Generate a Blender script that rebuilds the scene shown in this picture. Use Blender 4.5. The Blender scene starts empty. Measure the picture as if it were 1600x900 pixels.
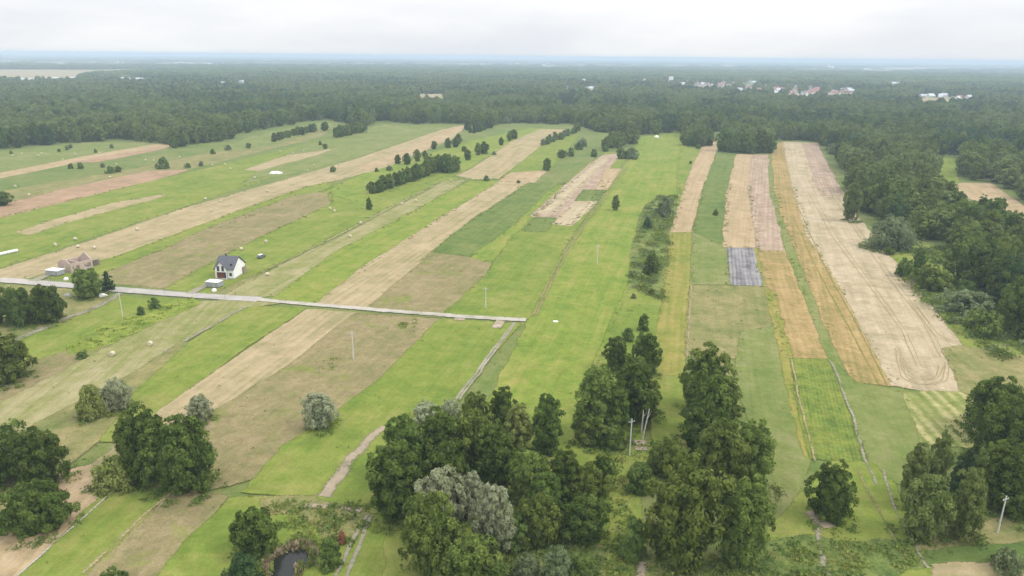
import bpy, bmesh, math, random
import numpy as np
from mathutils import Matrix, Vector

# ------------------------------------------------------------------ camera
SC = bpy.context.scene
COL = SC.collection
F_PX, CAM_H = 1130.0, 82.0
PITCH, ROLL = math.atan(362.0 / F_PX), math.radians(0.54)
cam_d = bpy.data.cameras.new('camera')
cam_d.sensor_width = 36.0
cam_d.lens = 36.0 * F_PX / 1600.0
cam_d.clip_start, cam_d.clip_end = 0.5, 90000.0
cam = bpy.data.objects.new('camera', cam_d)
COL.objects.link(cam)
RM = Matrix.Rotation(math.pi / 2 - PITCH, 4, 'X') @ Matrix.Rotation(ROLL, 4, 'Z')
cam.matrix_world = Matrix.Translation((0, 0, CAM_H)) @ RM
SC.camera = cam

# ------------------------------------------------------------------ sky and sun
SUN_EL, SUN_AZ = math.radians(50), math.radians(105)     # azimuth clockwise from +Y: from the right
W = bpy.data.worlds.new('World')
SC.world = W
W.use_nodes = True
wt = W.node_tree
wt.nodes.clear()
def wn(kind, **kw):
    n = wt.nodes.new(kind)
    for k, v in kw.items():
        setattr(n, k, v)
    return n
w_out, w_bg = wn('ShaderNodeOutputWorld'), wn('ShaderNodeBackground')
w_sky = wn('ShaderNodeTexSky', sky_type='NISHITA', sun_disc=False, sun_elevation=SUN_EL,
           sun_rotation=SUN_AZ, dust_density=3.0)
w_tc, w_sep = wn('ShaderNodeTexCoord'), wn('ShaderNodeSeparateXYZ')
w_up = wn('ShaderNodeMapRange'); w_up.inputs[1].default_value = 0.0; w_up.inputs[2].default_value = 1.0
w_up.inputs[3].default_value = 12.6; w_up.inputs[4].default_value = 30.0     # overcast: zenith brighter than horizon
w_map = wn('ShaderNodeMapping'); w_map.inputs['Scale'].default_value = (2.2, 2.2, 9.0)
w_map.inputs['Location'].default_value = (3.1, 0.7, 0.0)
w_noi = wn('ShaderNodeTexNoise'); w_noi.inputs['Scale'].default_value = 1.6; w_noi.inputs['Detail'].default_value = 5.0
w_ramp = wn('ShaderNodeValToRGB')
w_ramp.color_ramp.elements[0].position, w_ramp.color_ramp.elements[0].color = 0.34, (0.90, 0.93, 0.985, 1)
w_ramp.color_ramp.elements[1].position, w_ramp.color_ramp.elements[1].color = 0.60, (1.06, 1.07, 1.075, 1)
w_mul = wn('ShaderNodeVectorMath', operation='SCALE')
w_mix = wn('ShaderNodeMix', data_type='RGBA'); w_mix.inputs[0].default_value = 0.88
L = wt.links.new
L(w_tc.outputs['Generated'], w_sep.inputs[0]); L(w_sep.outputs['Z'], w_up.inputs[0])
L(w_tc.outputs['Generated'], w_map.inputs[0]); L(w_map.outputs[0], w_noi.inputs['Vector'])
L(w_noi.outputs['Fac'], w_ramp.inputs[0]); L(w_ramp.outputs[0], w_mul.inputs[0]); L(w_up.outputs[0], w_mul.inputs['Scale'])
L(w_sky.outputs[0], w_mix.inputs[6]); L(w_mul.outputs[0], w_mix.inputs[7])
L(w_mix.outputs[2], w_bg.inputs[0]); w_bg.inputs[1].default_value = 0.074
L(w_bg.outputs[0], w_out.inputs[0])

sun_d = bpy.data.lights.new('sun', 'SUN')
sun_d.energy, sun_d.angle, sun_d.color = 1.5, math.radians(14), (1.0, 0.95, 0.87)
sun = bpy.data.objects.new('sun', sun_d)
COL.objects.link(sun)
sd = Vector((math.sin(SUN_AZ) * math.cos(SUN_EL), math.cos(SUN_AZ) * math.cos(SUN_EL), math.sin(SUN_EL)))
sun.rotation_euler = sd.to_track_quat('Z', 'Y').to_euler()
sun.location = sd * 500

SC.view_settings.view_transform = 'Standard'
SC.view_settings.look = 'None'
SC.view_settings.gamma = 1.0
SC.view_settings.exposure = 0.09
SC.view_settings.use_curve_mapping = False
SC.render.engine = 'CYCLES'
cy = SC.cycles
cy.use_denoising = True
cy.max_bounces, cy.diffuse_bounces, cy.glossy_bounces = 5, 2, 2
cy.transmission_bounces, cy.volume_bounces, cy.transparent_max_bounces = 3, 1, 16
cy.sample_clamp_indirect = 4.0

# ------------------------------------------------------------------ geometry helpers
RM3 = RM.to_3x3()
def G(x, y, z=0.0):
    """pixel of the 1600 x 900 photograph -> point on the plane z"""
    d = RM3 @ Vector(((x - 800.0) / F_PX, -(y - 450.0) / F_PX, -1.0))
    if d.z > -0.0015:
        d.z = -0.0015
    t = (z - CAM_H) / d.z
    return Vector((d.x * t, d.y * t, z))
RMI = RM3.transposed()
def P(v):
    c = RMI @ (Vector(v) - Vector((0, 0, CAM_H)))
    return (800 + F_PX * c.x / -c.z, 450 - F_PX * c.y / -c.z)
def pts(s):
    return [tuple(float(q) for q in w.split(',')) for w in s.split()]

def mesh_from(name, V, Fq, mats, mat_idx=None, uv=None, attr=None, smooth=False):
    """numpy verts, equal-sized faces -> mesh"""
    V = np.asarray(V, dtype=np.float32); Fq = np.asarray(Fq, dtype=np.int32)
    me = bpy.data.meshes.new(name)
    nf, k = Fq.shape
    me.vertices.add(len(V)); me.vertices.foreach_set('co', V.ravel())
    me.loops.add(nf * k); me.loops.foreach_set('vertex_index', Fq.ravel())
    me.polygons.add(nf)
    me.polygons.foreach_set('loop_start', np.arange(0, nf * k, k, dtype=np.int32))
    me.polygons.foreach_set('loop_total', np.full(nf, k, dtype=np.int32))
    if mat_idx is not None:
        me.polygons.foreach_set('material_index', np.asarray(mat_idx, dtype=np.int32))
    if smooth:
        me.polygons.foreach_set('use_smooth', np.ones(nf, dtype=bool))
    if attr is not None:
        a = me.attributes.new('tint', 'FLOAT', 'POINT')
        a.data.foreach_set('value', np.asarray(attr, dtype=np.float32))
    for m in mats:
        me.materials.append(m)
    me.update(calc_edges=True)
    return me

def link(name, me, parent=None, loc=None, rz=0.0, scale=None):
    o = bpy.data.objects.new(name, me)
    COL.objects.link(o)
    if parent:
        o.parent = parent
    if loc is not None:
        o.location = loc
    o.rotation_euler = (0, 0, rz)
    if scale is not None:
        o.scale = scale
    return o
def tag(o, label, cat, group=None):
    o['label'], o['category'] = label, cat
    if group:
        o['group'] = group
    return o

class MB:
    """collects boxes, tubes, prisms; build() makes one mesh object"""
    def __init__(self):
        self.v, self.f = [], []
    def add(self, vs, fs):
        b = len(self.v)
        self.v += [tuple(x) for x in vs]
        self.f += [tuple(i + b for i in f) for f in fs]
        return self
    def box(self, c, s, rz=0.0):
        cx, cy_, cz = c; sx, sy, sz = (q / 2 for q in s)
        ca, sa = math.cos(rz), math.sin(rz)
        vs = []
        for z in (-sz, sz):
            for x, y in ((-sx, -sy), (sx, -sy), (sx, sy), (-sx, sy)):
                vs.append((cx + x * ca - y * sa, cy_ + x * sa + y * ca, cz + z))
        return self.add(vs, [(3, 2, 1, 0), (4, 5, 6, 7), (0, 1, 5, 4), (1, 2, 6, 5), (2, 3, 7, 6), (3, 0, 4, 7)])
    def tube(self, a, b, r0, r1, n=8):
        a, b = Vector(a), Vector(b)
        d = (b - a).normalized()
        u = d.orthogonal().normalized(); w = d.cross(u)
        vs = []
        for p, r in ((a, r0), (b, r1)):
            for i in range(n):
                t = 2 * math.pi * i / n
                vs.append(p + (u * math.cos(t) + w * math.sin(t)) * r)
        fs = [(i, (i + 1) % n, n + (i + 1) % n, n + i) for i in range(n)]
        return self.add(vs, fs + [tuple(range(n - 1, -1, -1)), tuple(range(n, 2 * n))])
    def prism(self, poly, a, b):
        """poly: list of 3-vectors, extruded from offset a to offset b"""
        n = len(poly); a, b = Vector(a), Vector(b)
        vs = [Vector(p) + a for p in poly] + [Vector(p) + b for p in poly]
        fs = [(i, (i + 1) % n, n + (i + 1) % n, n + i) for i in range(n)]
        return self.add(vs, fs + [tuple(range(n - 1, -1, -1)), tuple(range(n, 2 * n))])
    def mesh(self, name, mats):
        me = bpy.data.meshes.new(name)
        me.from_pydata(self.v, [], self.f)
        bm = bmesh.new(); bm.from_mesh(me)
        bmesh.ops.recalc_face_normals(bm, faces=bm.faces)
        bm.to_mesh(me); bm.free()
        for m in (mats if isinstance(mats, (list, tuple)) else [mats]):
            me.materials.append(m)
        return me
    def build(self, name, mats, parent=None, **kw):
        return link(name, self.mesh(name, mats), parent, **kw)

# ------------------------------------------------------------------ materials
def new_mat(name, rough=0.9, spec=0.15):
    m = bpy.data.materials.new(name)
    m.use_nodes = True
    nt = m.node_tree
    b = nt.nodes['Principled BSDF']
    b.inputs['Roughness'].default_value = rough
    b.inputs['Specular IOR Level'].default_value = spec
    return m, nt, b
def nd(nt, kind, **kw):
    n = nt.nodes.new(kind)
    for k, v in kw.items():
        setattr(n, k, v)
    return n
def math_n(nt, op, a, b=None, c=None):
    n = nd(nt, 'ShaderNodeMath', operation=op)
    for i, q in enumerate((a, b, c)):
        if q is None:
            continue
        if isinstance(q, (int, float)):
            n.inputs[i].default_value = q
        else:
            nt.links.new(q, n.inputs[i])
    return n.outputs[0]
def noise_n(nt, vec, scale, detail=3.0, dist=0.0, xyz=None):
    if xyz is not None:
        mp = nd(nt, 'ShaderNodeMapping'); mp.inputs['Scale'].default_value = xyz
        nt.links.new(vec, mp.inputs[0]); vec = mp.outputs[0]
    n = nd(nt, 'ShaderNodeTexNoise')
    n.inputs['Scale'].default_value, n.inputs['Detail'].default_value = scale, detail
    n.inputs['Distortion'].default_value = dist
    nt.links.new(vec, n.inputs['Vector'])
    return n.outputs['Fac']
def ramp_n(nt, fac, stops):
    r = nd(nt, 'ShaderNodeValToRGB')
    e = r.color_ramp.elements
    while len(e) < len(stops):
        e.new(0.5)
    for q, (p, c) in zip(e, stops):
        q.position, q.color = p, (*c, 1)
    nt.links.new(fac, r.inputs[0])
    return r.outputs[0]

def plain_mat(name, col, var=0.25, scale=1.5, rough=0.85, spec=0.2):
    m, nt, b = new_mat(name, rough, spec)
    tc = nd(nt, 'ShaderNodeTexCoord')
    n = noise_n(nt, tc.outputs['Object'], scale, 5.0)
    lo = tuple(max(0, c * (1 - var)) for c in col); hi = tuple(min(1, c * (1 + var)) for c in col)
    nt.links.new(ramp_n(nt, n, [(0.3, lo), (0.7, hi)]), b.inputs['Base Color'])
    return m

def field_mat(name, c1, c2, c3, patch=30.0, stripe=0.0, s_amt=0.0, streak=0.5, fine=0.5, spots=None, bump=0.4, gain=2.6, wob_amt=0.5):
    """c1..c3: dry-to-lush colours; UV is in metres: u across, v along the strip"""
    m, nt, b = new_mat(name, 0.95, 0.04)
    uv = nd(nt, 'ShaderNodeUVMap').outputs[0]
    n_patch = noise_n(nt, uv, 1.0 / patch, 5.0, 0.8)
    n_streak = noise_n(nt, uv, 1.0, 4.0, 0.3, (0.36, 0.020, 1))
    n_mid = noise_n(nt, uv, 0.16, 5.0, 0.5)
    n_fine = noise_n(nt, uv, 0.9, 4.0, 0.3)
    n_line = noise_n(nt, uv, 1.0, 3.0, 0.1, (1.1, 0.012, 1))
    parts = ((n_patch, 0.50), (n_streak, 0.50 * streak), (n_line, 0.35 * streak), (n_mid, 0.42), (n_fine, 0.42 * fine))
    t = None
    for n_, w_ in parts:
        q = math_n(nt, 'MULTIPLY', math_n(nt, 'SUBTRACT', n_, 0.5), w_ * gain)
        t = q if t is None else math_n(nt, 'ADD', t, q)
    t = math_n(nt, 'ADD', t, 0.5)
    if stripe > 0:
        sx = nd(nt, 'ShaderNodeSeparateXYZ'); nt.links.new(uv, sx.inputs[0])
        wob = noise_n(nt, uv, 1.0, 2.0, 0.0, (0.05, 0.02, 1))
        u = math_n(nt, 'ADD', sx.outputs[0], math_n(nt, 'MULTIPLY', wob, stripe * wob_amt))
        w1 = math_n(nt, 'SINE', math_n(nt, 'MULTIPLY', u, 2 * math.pi / stripe))
        w2 = math_n(nt, 'SINE', math_n(nt, 'MULTIPLY', u, 2 * math.pi / (stripe * 2.73)))
        brk = noise_n(nt, uv, 1.0, 3.0, 0.0, (0.16, 0.035, 1))
        brk = math_n(nt, 'MULTIPLY', math_n(nt, 'SUBTRACT', brk, 0.30), 2.2)
        sm = math_n(nt, 'ADD', w1, math_n(nt, 'MULTIPLY', w2, 0.5))
        t = math_n(nt, 'ADD', t, math_n(nt, 'MULTIPLY', math_n(nt, 'MULTIPLY', sm, brk), s_amt))
    col = ramp_n(nt, t, [(0.05, c1), (0.5, c2), (0.95, c3)])
    if spots:
        sc_, thr, sc_col = spots
        ns = noise_n(nt, uv, 1.0 / sc_, 6.0, 0.9)
        mr = nd(nt, 'ShaderNodeMapRange'); mr.inputs[1].default_value = thr; mr.inputs[2].default_value = thr + 0.10
        nt.links.new(ns, mr.inputs[0])
        mx = nd(nt, 'ShaderNodeMix', data_type='RGBA')
        nt.links.new(mr.outputs[0], mx.inputs[0]); nt.links.new(col, mx.inputs[6])
        mx.inputs[7].default_value = (*sc_col, 1)
        col = mx.outputs[2]
    n_g = noise_n(nt, uv, 2.2, 3.0)
    n_h = noise_n(nt, uv, 0.33, 5.0, 0.8)
    val = math_n(nt, 'MULTIPLY', math_n(nt, 'SUBTRACT', math_n(nt, 'ADD', n_g, n_h), 1.0), 0.85 * fine)
    vm = nd(nt, 'ShaderNodeVectorMath', operation='SCALE')
    nt.links.new(col, vm.inputs[0]); nt.links.new(math_n(nt, 'ADD', val, 1.0), vm.inputs['Scale'])
    nt.links.new(vm.outputs[0], b.inputs['Base Color'])
    ed = nd(nt, 'ShaderNodeAttribute', attribute_name='edge').outputs['Fac']      # 0 at the margin, 1 inside: ragged, thinning edge
    jag = math_n(nt, 'ADD', math_n(nt, 'MULTIPLY', n_g, 0.9), math_n(nt, 'MULTIPLY', n_h, 0.9))
    al = nd(nt, 'ShaderNodeMapRange', interpolation_type='SMOOTHSTEP')
    al.inputs[1].default_value, al.inputs[2].default_value = 0.75, 1.25
    nt.links.new(math_n(nt, 'ADD', math_n(nt, 'MULTIPLY', ed, 1.15), math_n(nt, 'SUBTRACT', jag, 0.4)), al.inputs[0])
    full = math_n(nt, 'GREATER_THAN', ed, 0.985)
    tp = nd(nt, 'ShaderNodeBsdfTransparent'); ms = nd(nt, 'ShaderNodeMixShader')
    nt.links.new(math_n(nt, 'MAXIMUM', al.outputs[0], full), ms.inputs[0])
    nt.links.new(tp.outputs[0], ms.inputs[1]); nt.links.new(b.outputs[0], ms.inputs[2])
    nt.links.new(ms.outputs[0], nt.nodes['Material Output'].inputs[0])
    if bump:
        bp = nd(nt, 'ShaderNodeBump'); bp.inputs['Strength'].default_value = bump; bp.inputs['Distance'].default_value = 0.6
        nt.links.new(n_fine, bp.inputs['Height']); nt.links.new(bp.outputs[0], b.inputs['Normal'])
    return m

M = {}
gr = lambda r, g, b: (r, g, b)
M['meadow'] = field_mat('meadow grass', (0.200, 0.190, 0.080), (0.138, 0.172, 0.050), (0.085, 0.140, 0.034), 35)
M['lush'] = field_mat('lush grass', (0.235, 0.230, 0.068), (0.164, 0.204, 0.040), (0.110, 0.166, 0.028), 26, fine=0.6)
M['bright'] = field_mat('bright yellow green grass', (0.250, 0.235, 0.068), (0.172, 0.218, 0.040), (0.118, 0.180, 0.030), 20, fine=0.7, streak=0.7)
M['deep'] = field_mat('deep green grass', (0.165, 0.185, 0.060), (0.118, 0.158, 0.042), (0.074, 0.120, 0.030), 24, fine=0.6)
M['cool'] = field_mat('pale green grass', (0.220, 0.215, 0.096), (0.162, 0.188, 0.056), (0.110, 0.155, 0.040), 24, fine=0.6)
M['olive'] = field_mat('dry olive grass', (0.270, 0.225, 0.105), (0.198, 0.188, 0.074), (0.130, 0.155, 0.048), 16, fine=0.8, streak=0.5)
M['brown'] = field_mat('brown dried grass', (0.270, 0.215, 0.120), (0.215, 0.182, 0.088), (0.150, 0.155, 0.058), 18, fine=0.8, streak=0.5,
                       spots=(13, 0.60, (0.175, 0.195, 0.050)))
M['mown'] = field_mat('mown hay meadow', (0.305, 0.268, 0.145), (0.236, 0.226, 0.095), (0.166, 0.186, 0.055), 22, stripe=3.4, s_amt=0.16, fine=0.6, streak=0.9)
M['straw'] = field_mat('straw stubble', (0.382, 0.302, 0.180), (0.315, 0.254, 0.143), (0.226, 0.204, 0.094), 22, stripe=2.6, s_amt=0.18, fine=0.5, streak=0.9)
M['tan'] = field_mat('tan stubble', (0.410, 0.310, 0.195), (0.345, 0.258, 0.150), (0.270, 0.215, 0.115), 20, stripe=2.2, s_amt=0.14, fine=0.5, streak=0.8)
M['earth'] = field_mat('reddish bare earth', (0.380, 0.260, 0.175), (0.310, 0.208, 0.130), (0.235, 0.175, 0.100), 18, stripe=2.0, s_amt=0.15, fine=0.6, streak=0.6)
M['pale'] = field_mat('pale stubble', (0.435, 0.358, 0.245), (0.368, 0.298, 0.192), (0.278, 0.234, 0.142), 16, stripe=4.5, s_amt=0.10, fine=0.7, streak=0.8,
                      spots=(22, 0.66, (0.26, 0.225, 0.145)))
M['pink'] = field_mat('pinkish ploughed earth', (0.400, 0.310, 0.230), (0.320, 0.236, 0.170), (0.235, 0.180, 0.120), 10, stripe=2.2, s_amt=0.22, fine=0.8, streak=0.7)
M['ochre'] = field_mat('ochre ripe crop', (0.360, 0.260, 0.120), (0.282, 0.205, 0.085), (0.190, 0.170, 0.058), 22, stripe=2.0, s_amt=0.18, fine=0.8, streak=0.8)
M['yellow'] = field_mat('yellowing grass', (0.280, 0.232, 0.075), (0.212, 0.205, 0.050), (0.145, 0.180, 0.035), 18, stripe=2.5, s_amt=0.16, fine=0.6, streak=0.9)
M['crop'] = field_mat('leafy row crop', (0.205, 0.220, 0.046), (0.138, 0.182, 0.038), (0.075, 0.120, 0.024), 9, stripe=0.9, s_amt=0.22, fine=1.0, streak=0.1, bump=0.9, gain=2.6)
M['film'] = field_mat('grey mulch film', (0.285, 0.268, 0.262), (0.208, 0.197, 0.197), (0.118, 0.112, 0.112), 8, stripe=1.5, s_amt=0.34, fine=0.7, streak=1.0)
M['rows'] = field_mat('raked hay rows', (0.360, 0.325, 0.150), (0.195, 0.212, 0.066), (0.125, 0.165, 0.042), 24, stripe=3.3, s_amt=0.42, fine=0.7, streak=0.4, wob_amt=1.0)
M['weeds'] = field_mat('rough weeds', (0.215, 0.220, 0.070), (0.130, 0.165, 0.045), (0.062, 0.105, 0.028), 8, fine=1.0, streak=0.1,
                       spots=(10, 0.62, (0.24, 0.21, 0.09)), bump=1.0)
M['gold'] = field_mat('goldenrod ground', (0.250, 0.265, 0.060), (0.175, 0.215, 0.040), (0.110, 0.160, 0.030), 6, fine=1.0, streak=0.2)
M['asphalt'] = field_mat('light grey road', (0.42, 0.39, 0.355), (0.365, 0.34, 0.31), (0.29, 0.275, 0.25), 12, fine=0.25, streak=0.5, bump=0.1)
M['slabs'] = field_mat('concrete slab road', (0.46, 0.42, 0.365), (0.38, 0.35, 0.295), (0.26, 0.255, 0.18), 8, fine=0.4, streak=0.7, bump=0.2)
M['dirt'] = field_mat('sandy dirt', (0.36, 0.29, 0.21), (0.30, 0.245, 0.175), (0.22, 0.195, 0.125), 8, fine=0.5, streak=0.6)
M['rut'] = field_mat('worn wheel rut', (0.31, 0.28, 0.215), (0.25, 0.23, 0.16), (0.18, 0.19, 0.10), 6, fine=0.6, streak=0.4)

# ground sheet: far patchwork of fields
m, nt, b = new_mat('far farmland', 0.95, 0.05)
tc = nd(nt, 'ShaderNodeTexCoord')
mp = nd(nt, 'ShaderNodeMapping'); mp.inputs['Rotation'].default_value = (0, 0, 0.35)
mp.inputs['Scale'].default_value = (1 / 320.0, 1 / 900.0, 1)
nt.links.new(tc.outputs['Object'], mp.inputs[0])
vo = nd(nt, 'ShaderNodeTexVoronoi'); vo.inputs['Scale'].default_value = 1.0
nt.links.new(mp.outputs[0], vo.inputs['Vector'])
sp = nd(nt, 'ShaderNodeSeparateColor'); nt.links.new(vo.outputs['Color'], sp.inputs[0])
cr = ramp_n(nt, sp.outputs[0], [(0.0, (0.11, 0.16, 0.05)), (0.35, (0.16, 0.19, 0.07)), (0.6, (0.33, 0.28, 0.17)), (0.9, (0.46, 0.38, 0.28))])
nt.links.new(cr, b.inputs['Base Color'])
M['ground'] = m

def leaf_mat(name, dark, light, spec=0.05, hue=0.03):
    m, nt, b = new_mat(name, 0.6, spec)
    at = nd(nt, 'ShaderNodeAttribute', attribute_name='tint')
    oi = nd(nt, 'ShaderNodeObjectInfo')
    t = math_n(nt, 'ADD', at.outputs['Fac'], math_n(nt, 'MULTIPLY', math_n(nt, 'SUBTRACT', oi.outputs['Random'], 0.5), 0.50))
    c = ramp_n(nt, t, [(0.0, dark), (1.0, light)])
    hs = nd(nt, 'ShaderNodeHueSaturation')
    nt.links.new(math_n(nt, 'ADD', 0.5 - hue / 2, math_n(nt, 'MULTIPLY', oi.outputs['Random'], hue)), hs.inputs['Hue'])
    nt.links.new(c, hs.inputs['Color'])
    nt.links.new(hs.outputs[0], b.inputs['Base Color'])
    tr = nd(nt, 'ShaderNodeBsdfTranslucent'); nt.links.new(hs.outputs[0], tr.inputs[0])
    mx = nd(nt, 'ShaderNodeMixShader'); mx.inputs[0].default_value = 0.33
    out = nt.nodes['Material Output']
    nt.links.new(b.outputs[0], mx.inputs[1]); nt.links.new(tr.outputs[0], mx.inputs[2]); nt.links.new(mx.outputs[0], out.inputs[0])
    return m
LM = {
    'dark': leaf_mat('dark green leaves', (0.056, 0.096, 0.017), (0.182, 0.250, 0.052)),
    'mid': leaf_mat('mid green leaves', (0.090, 0.136, 0.025), (0.245, 0.302, 0.068)),
    'silver': leaf_mat('silver willow leaves', (0.250, 0.280, 0.150), (0.440, 0.465, 0.290), hue=0.015),
    'lime': leaf_mat('yellow green leaves', (0.180, 0.215, 0.045), (0.350, 0.370, 0.110)),
    'grey': leaf_mat('grey green leaves', (0.125, 0.160, 0.066), (0.250, 0.290, 0.140)),
    'birch': leaf_mat('birch leaves', (0.120, 0.168, 0.040), (0.270, 0.325, 0.100)),
    'pine': leaf_mat('blue green needles', (0.036, 0.076, 0.026), (0.105, 0.170, 0.058)),
    'shrub': leaf_mat('shrub leaves', (0.080, 0.138, 0.028), (0.205, 0.275, 0.068)),
    'gold': leaf_mat('goldenrod tops', (0.165, 0.225, 0.030), (0.300, 0.345, 0.046)),
    'weed': leaf_mat('tall weeds', (0.130, 0.190, 0.034), (0.245, 0.300, 0.075)),
    'reed': leaf_mat('dry reeds', (0.300, 0.240, 0.140), (0.520, 0.430, 0.285), hue=0.01),
    'rust': leaf_mat('rust red leaves', (0.24, 0.10, 0.05), (0.42, 0.21, 0.12), hue=0.01),
}
M['bark'] = plain_mat('grey brown bark', (0.085, 0.068, 0.050), 0.4, 3.0)
M['birch_bark'] = plain_mat('white birch bark', (0.52, 0.50, 0.45), 0.35, 2.5)

# ------------------------------------------------------------------ fields
rng = np.random.default_rng(11)
random.seed(5)
COARSE, VERGE = [], []
FIELDS = []          # (world polygon, z) in drawing order, for standing things on top
ZSTEP = 0.003
def wobble(n, amp, r):
    """smooth closed-ish jitter"""
    k = r.normal(size=n)
    w = np.convolve(np.pad(k, 6, mode='wrap'), np.hanning(9) / np.hanning(9).sum() * 2.0, 'same')[6:-6]
    return amp * (1.0 * w + 0.3 * r.uniform(-1, 1, size=n))
def densify(poly, amp=1.0):
    out = []
    n = len(poly)
    for i in range(n):
        a, c = np.array(poly[i][:2]), np.array(poly[(i + 1) % n][:2])
        d = np.linalg.norm(c - a)
        dist = max(60.0, min(np.linalg.norm(a), np.linalg.norm(c)))
        k = int(max(1, min(500, d / (dist / 130.0))))
        t = np.arange(k) / k
        nrm = np.array([-(c - a)[1], (c - a)[0]]) / max(d, 1e-6)
        j = wobble(k, amp * (0.10 + dist * 0.0006), rng) if k > 3 else np.zeros(k)
        j[0] = 0
        out += list(a + (c - a) * t[:, None] + nrm * j[:, None])
    return np.array(out)
def edge_ring(world):
    """polygon and its outward offset, for the thinning margin"""
    q = np.asarray([(p[0], p[1]) for p in world], float)
    x, y = q[:, 0], q[:, 1]
    area = 0.5 * np.sum(x * np.roll(y, -1) - np.roll(x, -1) * y)
    if area < 0:
        q = q[::-1]; area = -area
    w = 0.6 + 0.0035 * np.hypot(q[:, 0], q[:, 1])
    t = np.roll(q, -1, 0) - np.roll(q, 1, 0)
    nr = np.stack([-t[:, 1], t[:, 0]], 1); nr /= np.linalg.norm(nr, axis=1)[:, None] + 1e-9
    return q - nr * w[:, None], q
def poly_object(name, world, mat, z, direction, uv0=(0, 0), kind='structure', feather=True):
    bm = bmesh.new()
    el = bm.verts.layers.float.new('edge')
    if feather:
        outer, inner = edge_ring(world)
        vo_ = [bm.verts.new((p[0], p[1], z)) for p in outer]
        vi_ = [bm.verts.new((p[0], p[1], z)) for p in inner]
        for v in vi_:
            v[el] = 1.0
        n = len(vo_)
        for i in range(n):
            bm.faces.new((vo_[i], vo_[(i + 1) % n], vi_[(i + 1) % n], vi_[i]))
        bm.faces.new(vi_)
    else:
        vs = [bm.verts.new((p[0], p[1], z)) for p in world]
        for v in vs:
            v[el] = 1.0
        f = bm.faces.new(vs)
        f.normal_update()
        if f.normal.z < 0:
            f.normal_flip()
    uvl = bm.loops.layers.uv.new('UVMap')
    dx, dy = direction
    for f in bm.faces:
        for l in f.loops:
            x, y, _ = l.vert.co
            l[uvl].uv = (x * dy - y * dx + uv0[0], x * dx + y * dy + uv0[1])
    me = bpy.data.meshes.new(name)
    bm.to_mesh(me); bm.free()
    me.materials.append(mat)
    o = link(name, me)
    if kind:
        o['kind'] = kind
    return o
def field(name, mat, s, amp=1.0, dirpx=None):
    w = [G(*p) for p in pts(s)]
    n = len(w)
    if dirpx:
        q = [G(*p) for p in pts(dirpx)]
        e = q[1] - q[0]
    else:
        e = max(((w[(i + 1) % n] - w[i]) for i in range(n)), key=lambda v: v.length)
    e = e.normalized()
    z = ZSTEP * (len(FIELDS) + 1)
    wp = densify(w, amp)
    o = poly_object(name, wp, M[mat], z, (e.x, e.y), (random.uniform(0, 500), random.uniform(0, 500)))
    FIELDS.append((wp, z)); VERGE.append(wp); COARSE.append(([(p.x, p.y) for p in w], z))
    return o
def strip(name, mat, s, width, amp=0.6, px=True):
    """a path: centre line in pixels, width in metres, UV follows the line"""
    c = [G(*p) for p in pts(s)]
    w = width if isinstance(width, (list, tuple)) else [width] * len(c)
    P_, W_ = [], []
    for i in range(len(c) - 1):
        d = (c[i + 1] - c[i]).length
        k = max(2, int(d / max(1.2, c[i].length / 150)))
        for j in range(k):
            P_.append(c[i].lerp(c[i + 1], j / k)); W_.append(w[i] + (w[i + 1] - w[i]) * j / k)
    P_.append(c[-1]); W_.append(w[-1])
    for _ in range(3):
        P_ = [P_[0]] + [(P_[i - 1] + P_[i] * 2 + P_[i + 1]) / 4 for i in range(1, len(P_) - 1)] + [P_[-1]]
    n = len(P_)
    z = ZSTEP * (len(FIELDS) + 1)
    ja = wobble(n, min(amp * 0.22, 0.2 * min(W_)), rng); jb = -ja
    V, UV, s_ = [], [], 0.0
    for i in range(n):
        t = (P_[min(i + 1, n - 1)] - P_[max(i - 1, 0)]).normalized()
        nr = Vector((t.y, -t.x, 0))
        if i:
            s_ += (P_[i] - P_[i - 1]).length
        h = W_[i] / 2
        fe = min(0.7, h * 0.65)
        V += [P_[i] - nr * (h + fe + ja[i]), P_[i] - nr * (h - fe + ja[i]), P_[i] + nr * (h - fe + jb[i]), P_[i] + nr * (h + fe + jb[i])]
        UV += [(-h, s_), (-h + fe, s_), (h - fe, s_), (h, s_)]
    me = bpy.data.meshes.new(name)
    me.from_pydata([(v.x, v.y, z) for v in V], [], [(4 * i + k, 4 * i + k + 1, 4 * i + k + 5, 4 * i + k + 4) for i in range(n - 1) for k in range(3)])
    at_ = me.attributes.new('edge', 'FLOAT', 'POINT'); at_.data.foreach_set('value', np.tile(np.array([0, 1, 1, 0], np.float32) * (1.0 if name in ('road', 'driveway') else 0.85 if name == 'wheel_rut' else 0.7 if mat == 'dirt' else 0.55), n))
    uvl = me.uv_layers.new(name='UVMap')
    for l in me.loops:
        uvl.data[l.index].uv = UV[l.vertex_index]
    me.materials.append(M[mat])
    o = link(name, me)
    o['kind'] = 'structure'
    FIELDS.append((np.array([(v.x, v.y) for v in V[::4]] + [(v.x, v.y) for v in V[3::4]][::-1]), z)); COARSE.append((FIELDS[-1][0][::1], z))
    return o
def inside(poly, x, y):
    x, y = np.asarray(x, float), np.asarray(y, float)
    r = np.zeros(x.shape, bool)
    n = len(poly)
    for i in range(n):
        x0, y0 = poly[i][0], poly[i][1]
        x1, y1 = poly[(i + 1) % n][0], poly[(i + 1) % n][1]
        if y0 == y1:
            continue
        c = ((y0 > y) != (y1 > y)) & (x < (x1 - x0) * (y - y0) / (y1 - y0) + x0)
        r ^= c
    return r
def ground_z(p):
    z = 0.002
    for w, zz in COARSE:
        if bool(inside(w, np.array([p[0]]), np.array([p[1]]))[0]):
            z = max(z, zz)
    return z

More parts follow.
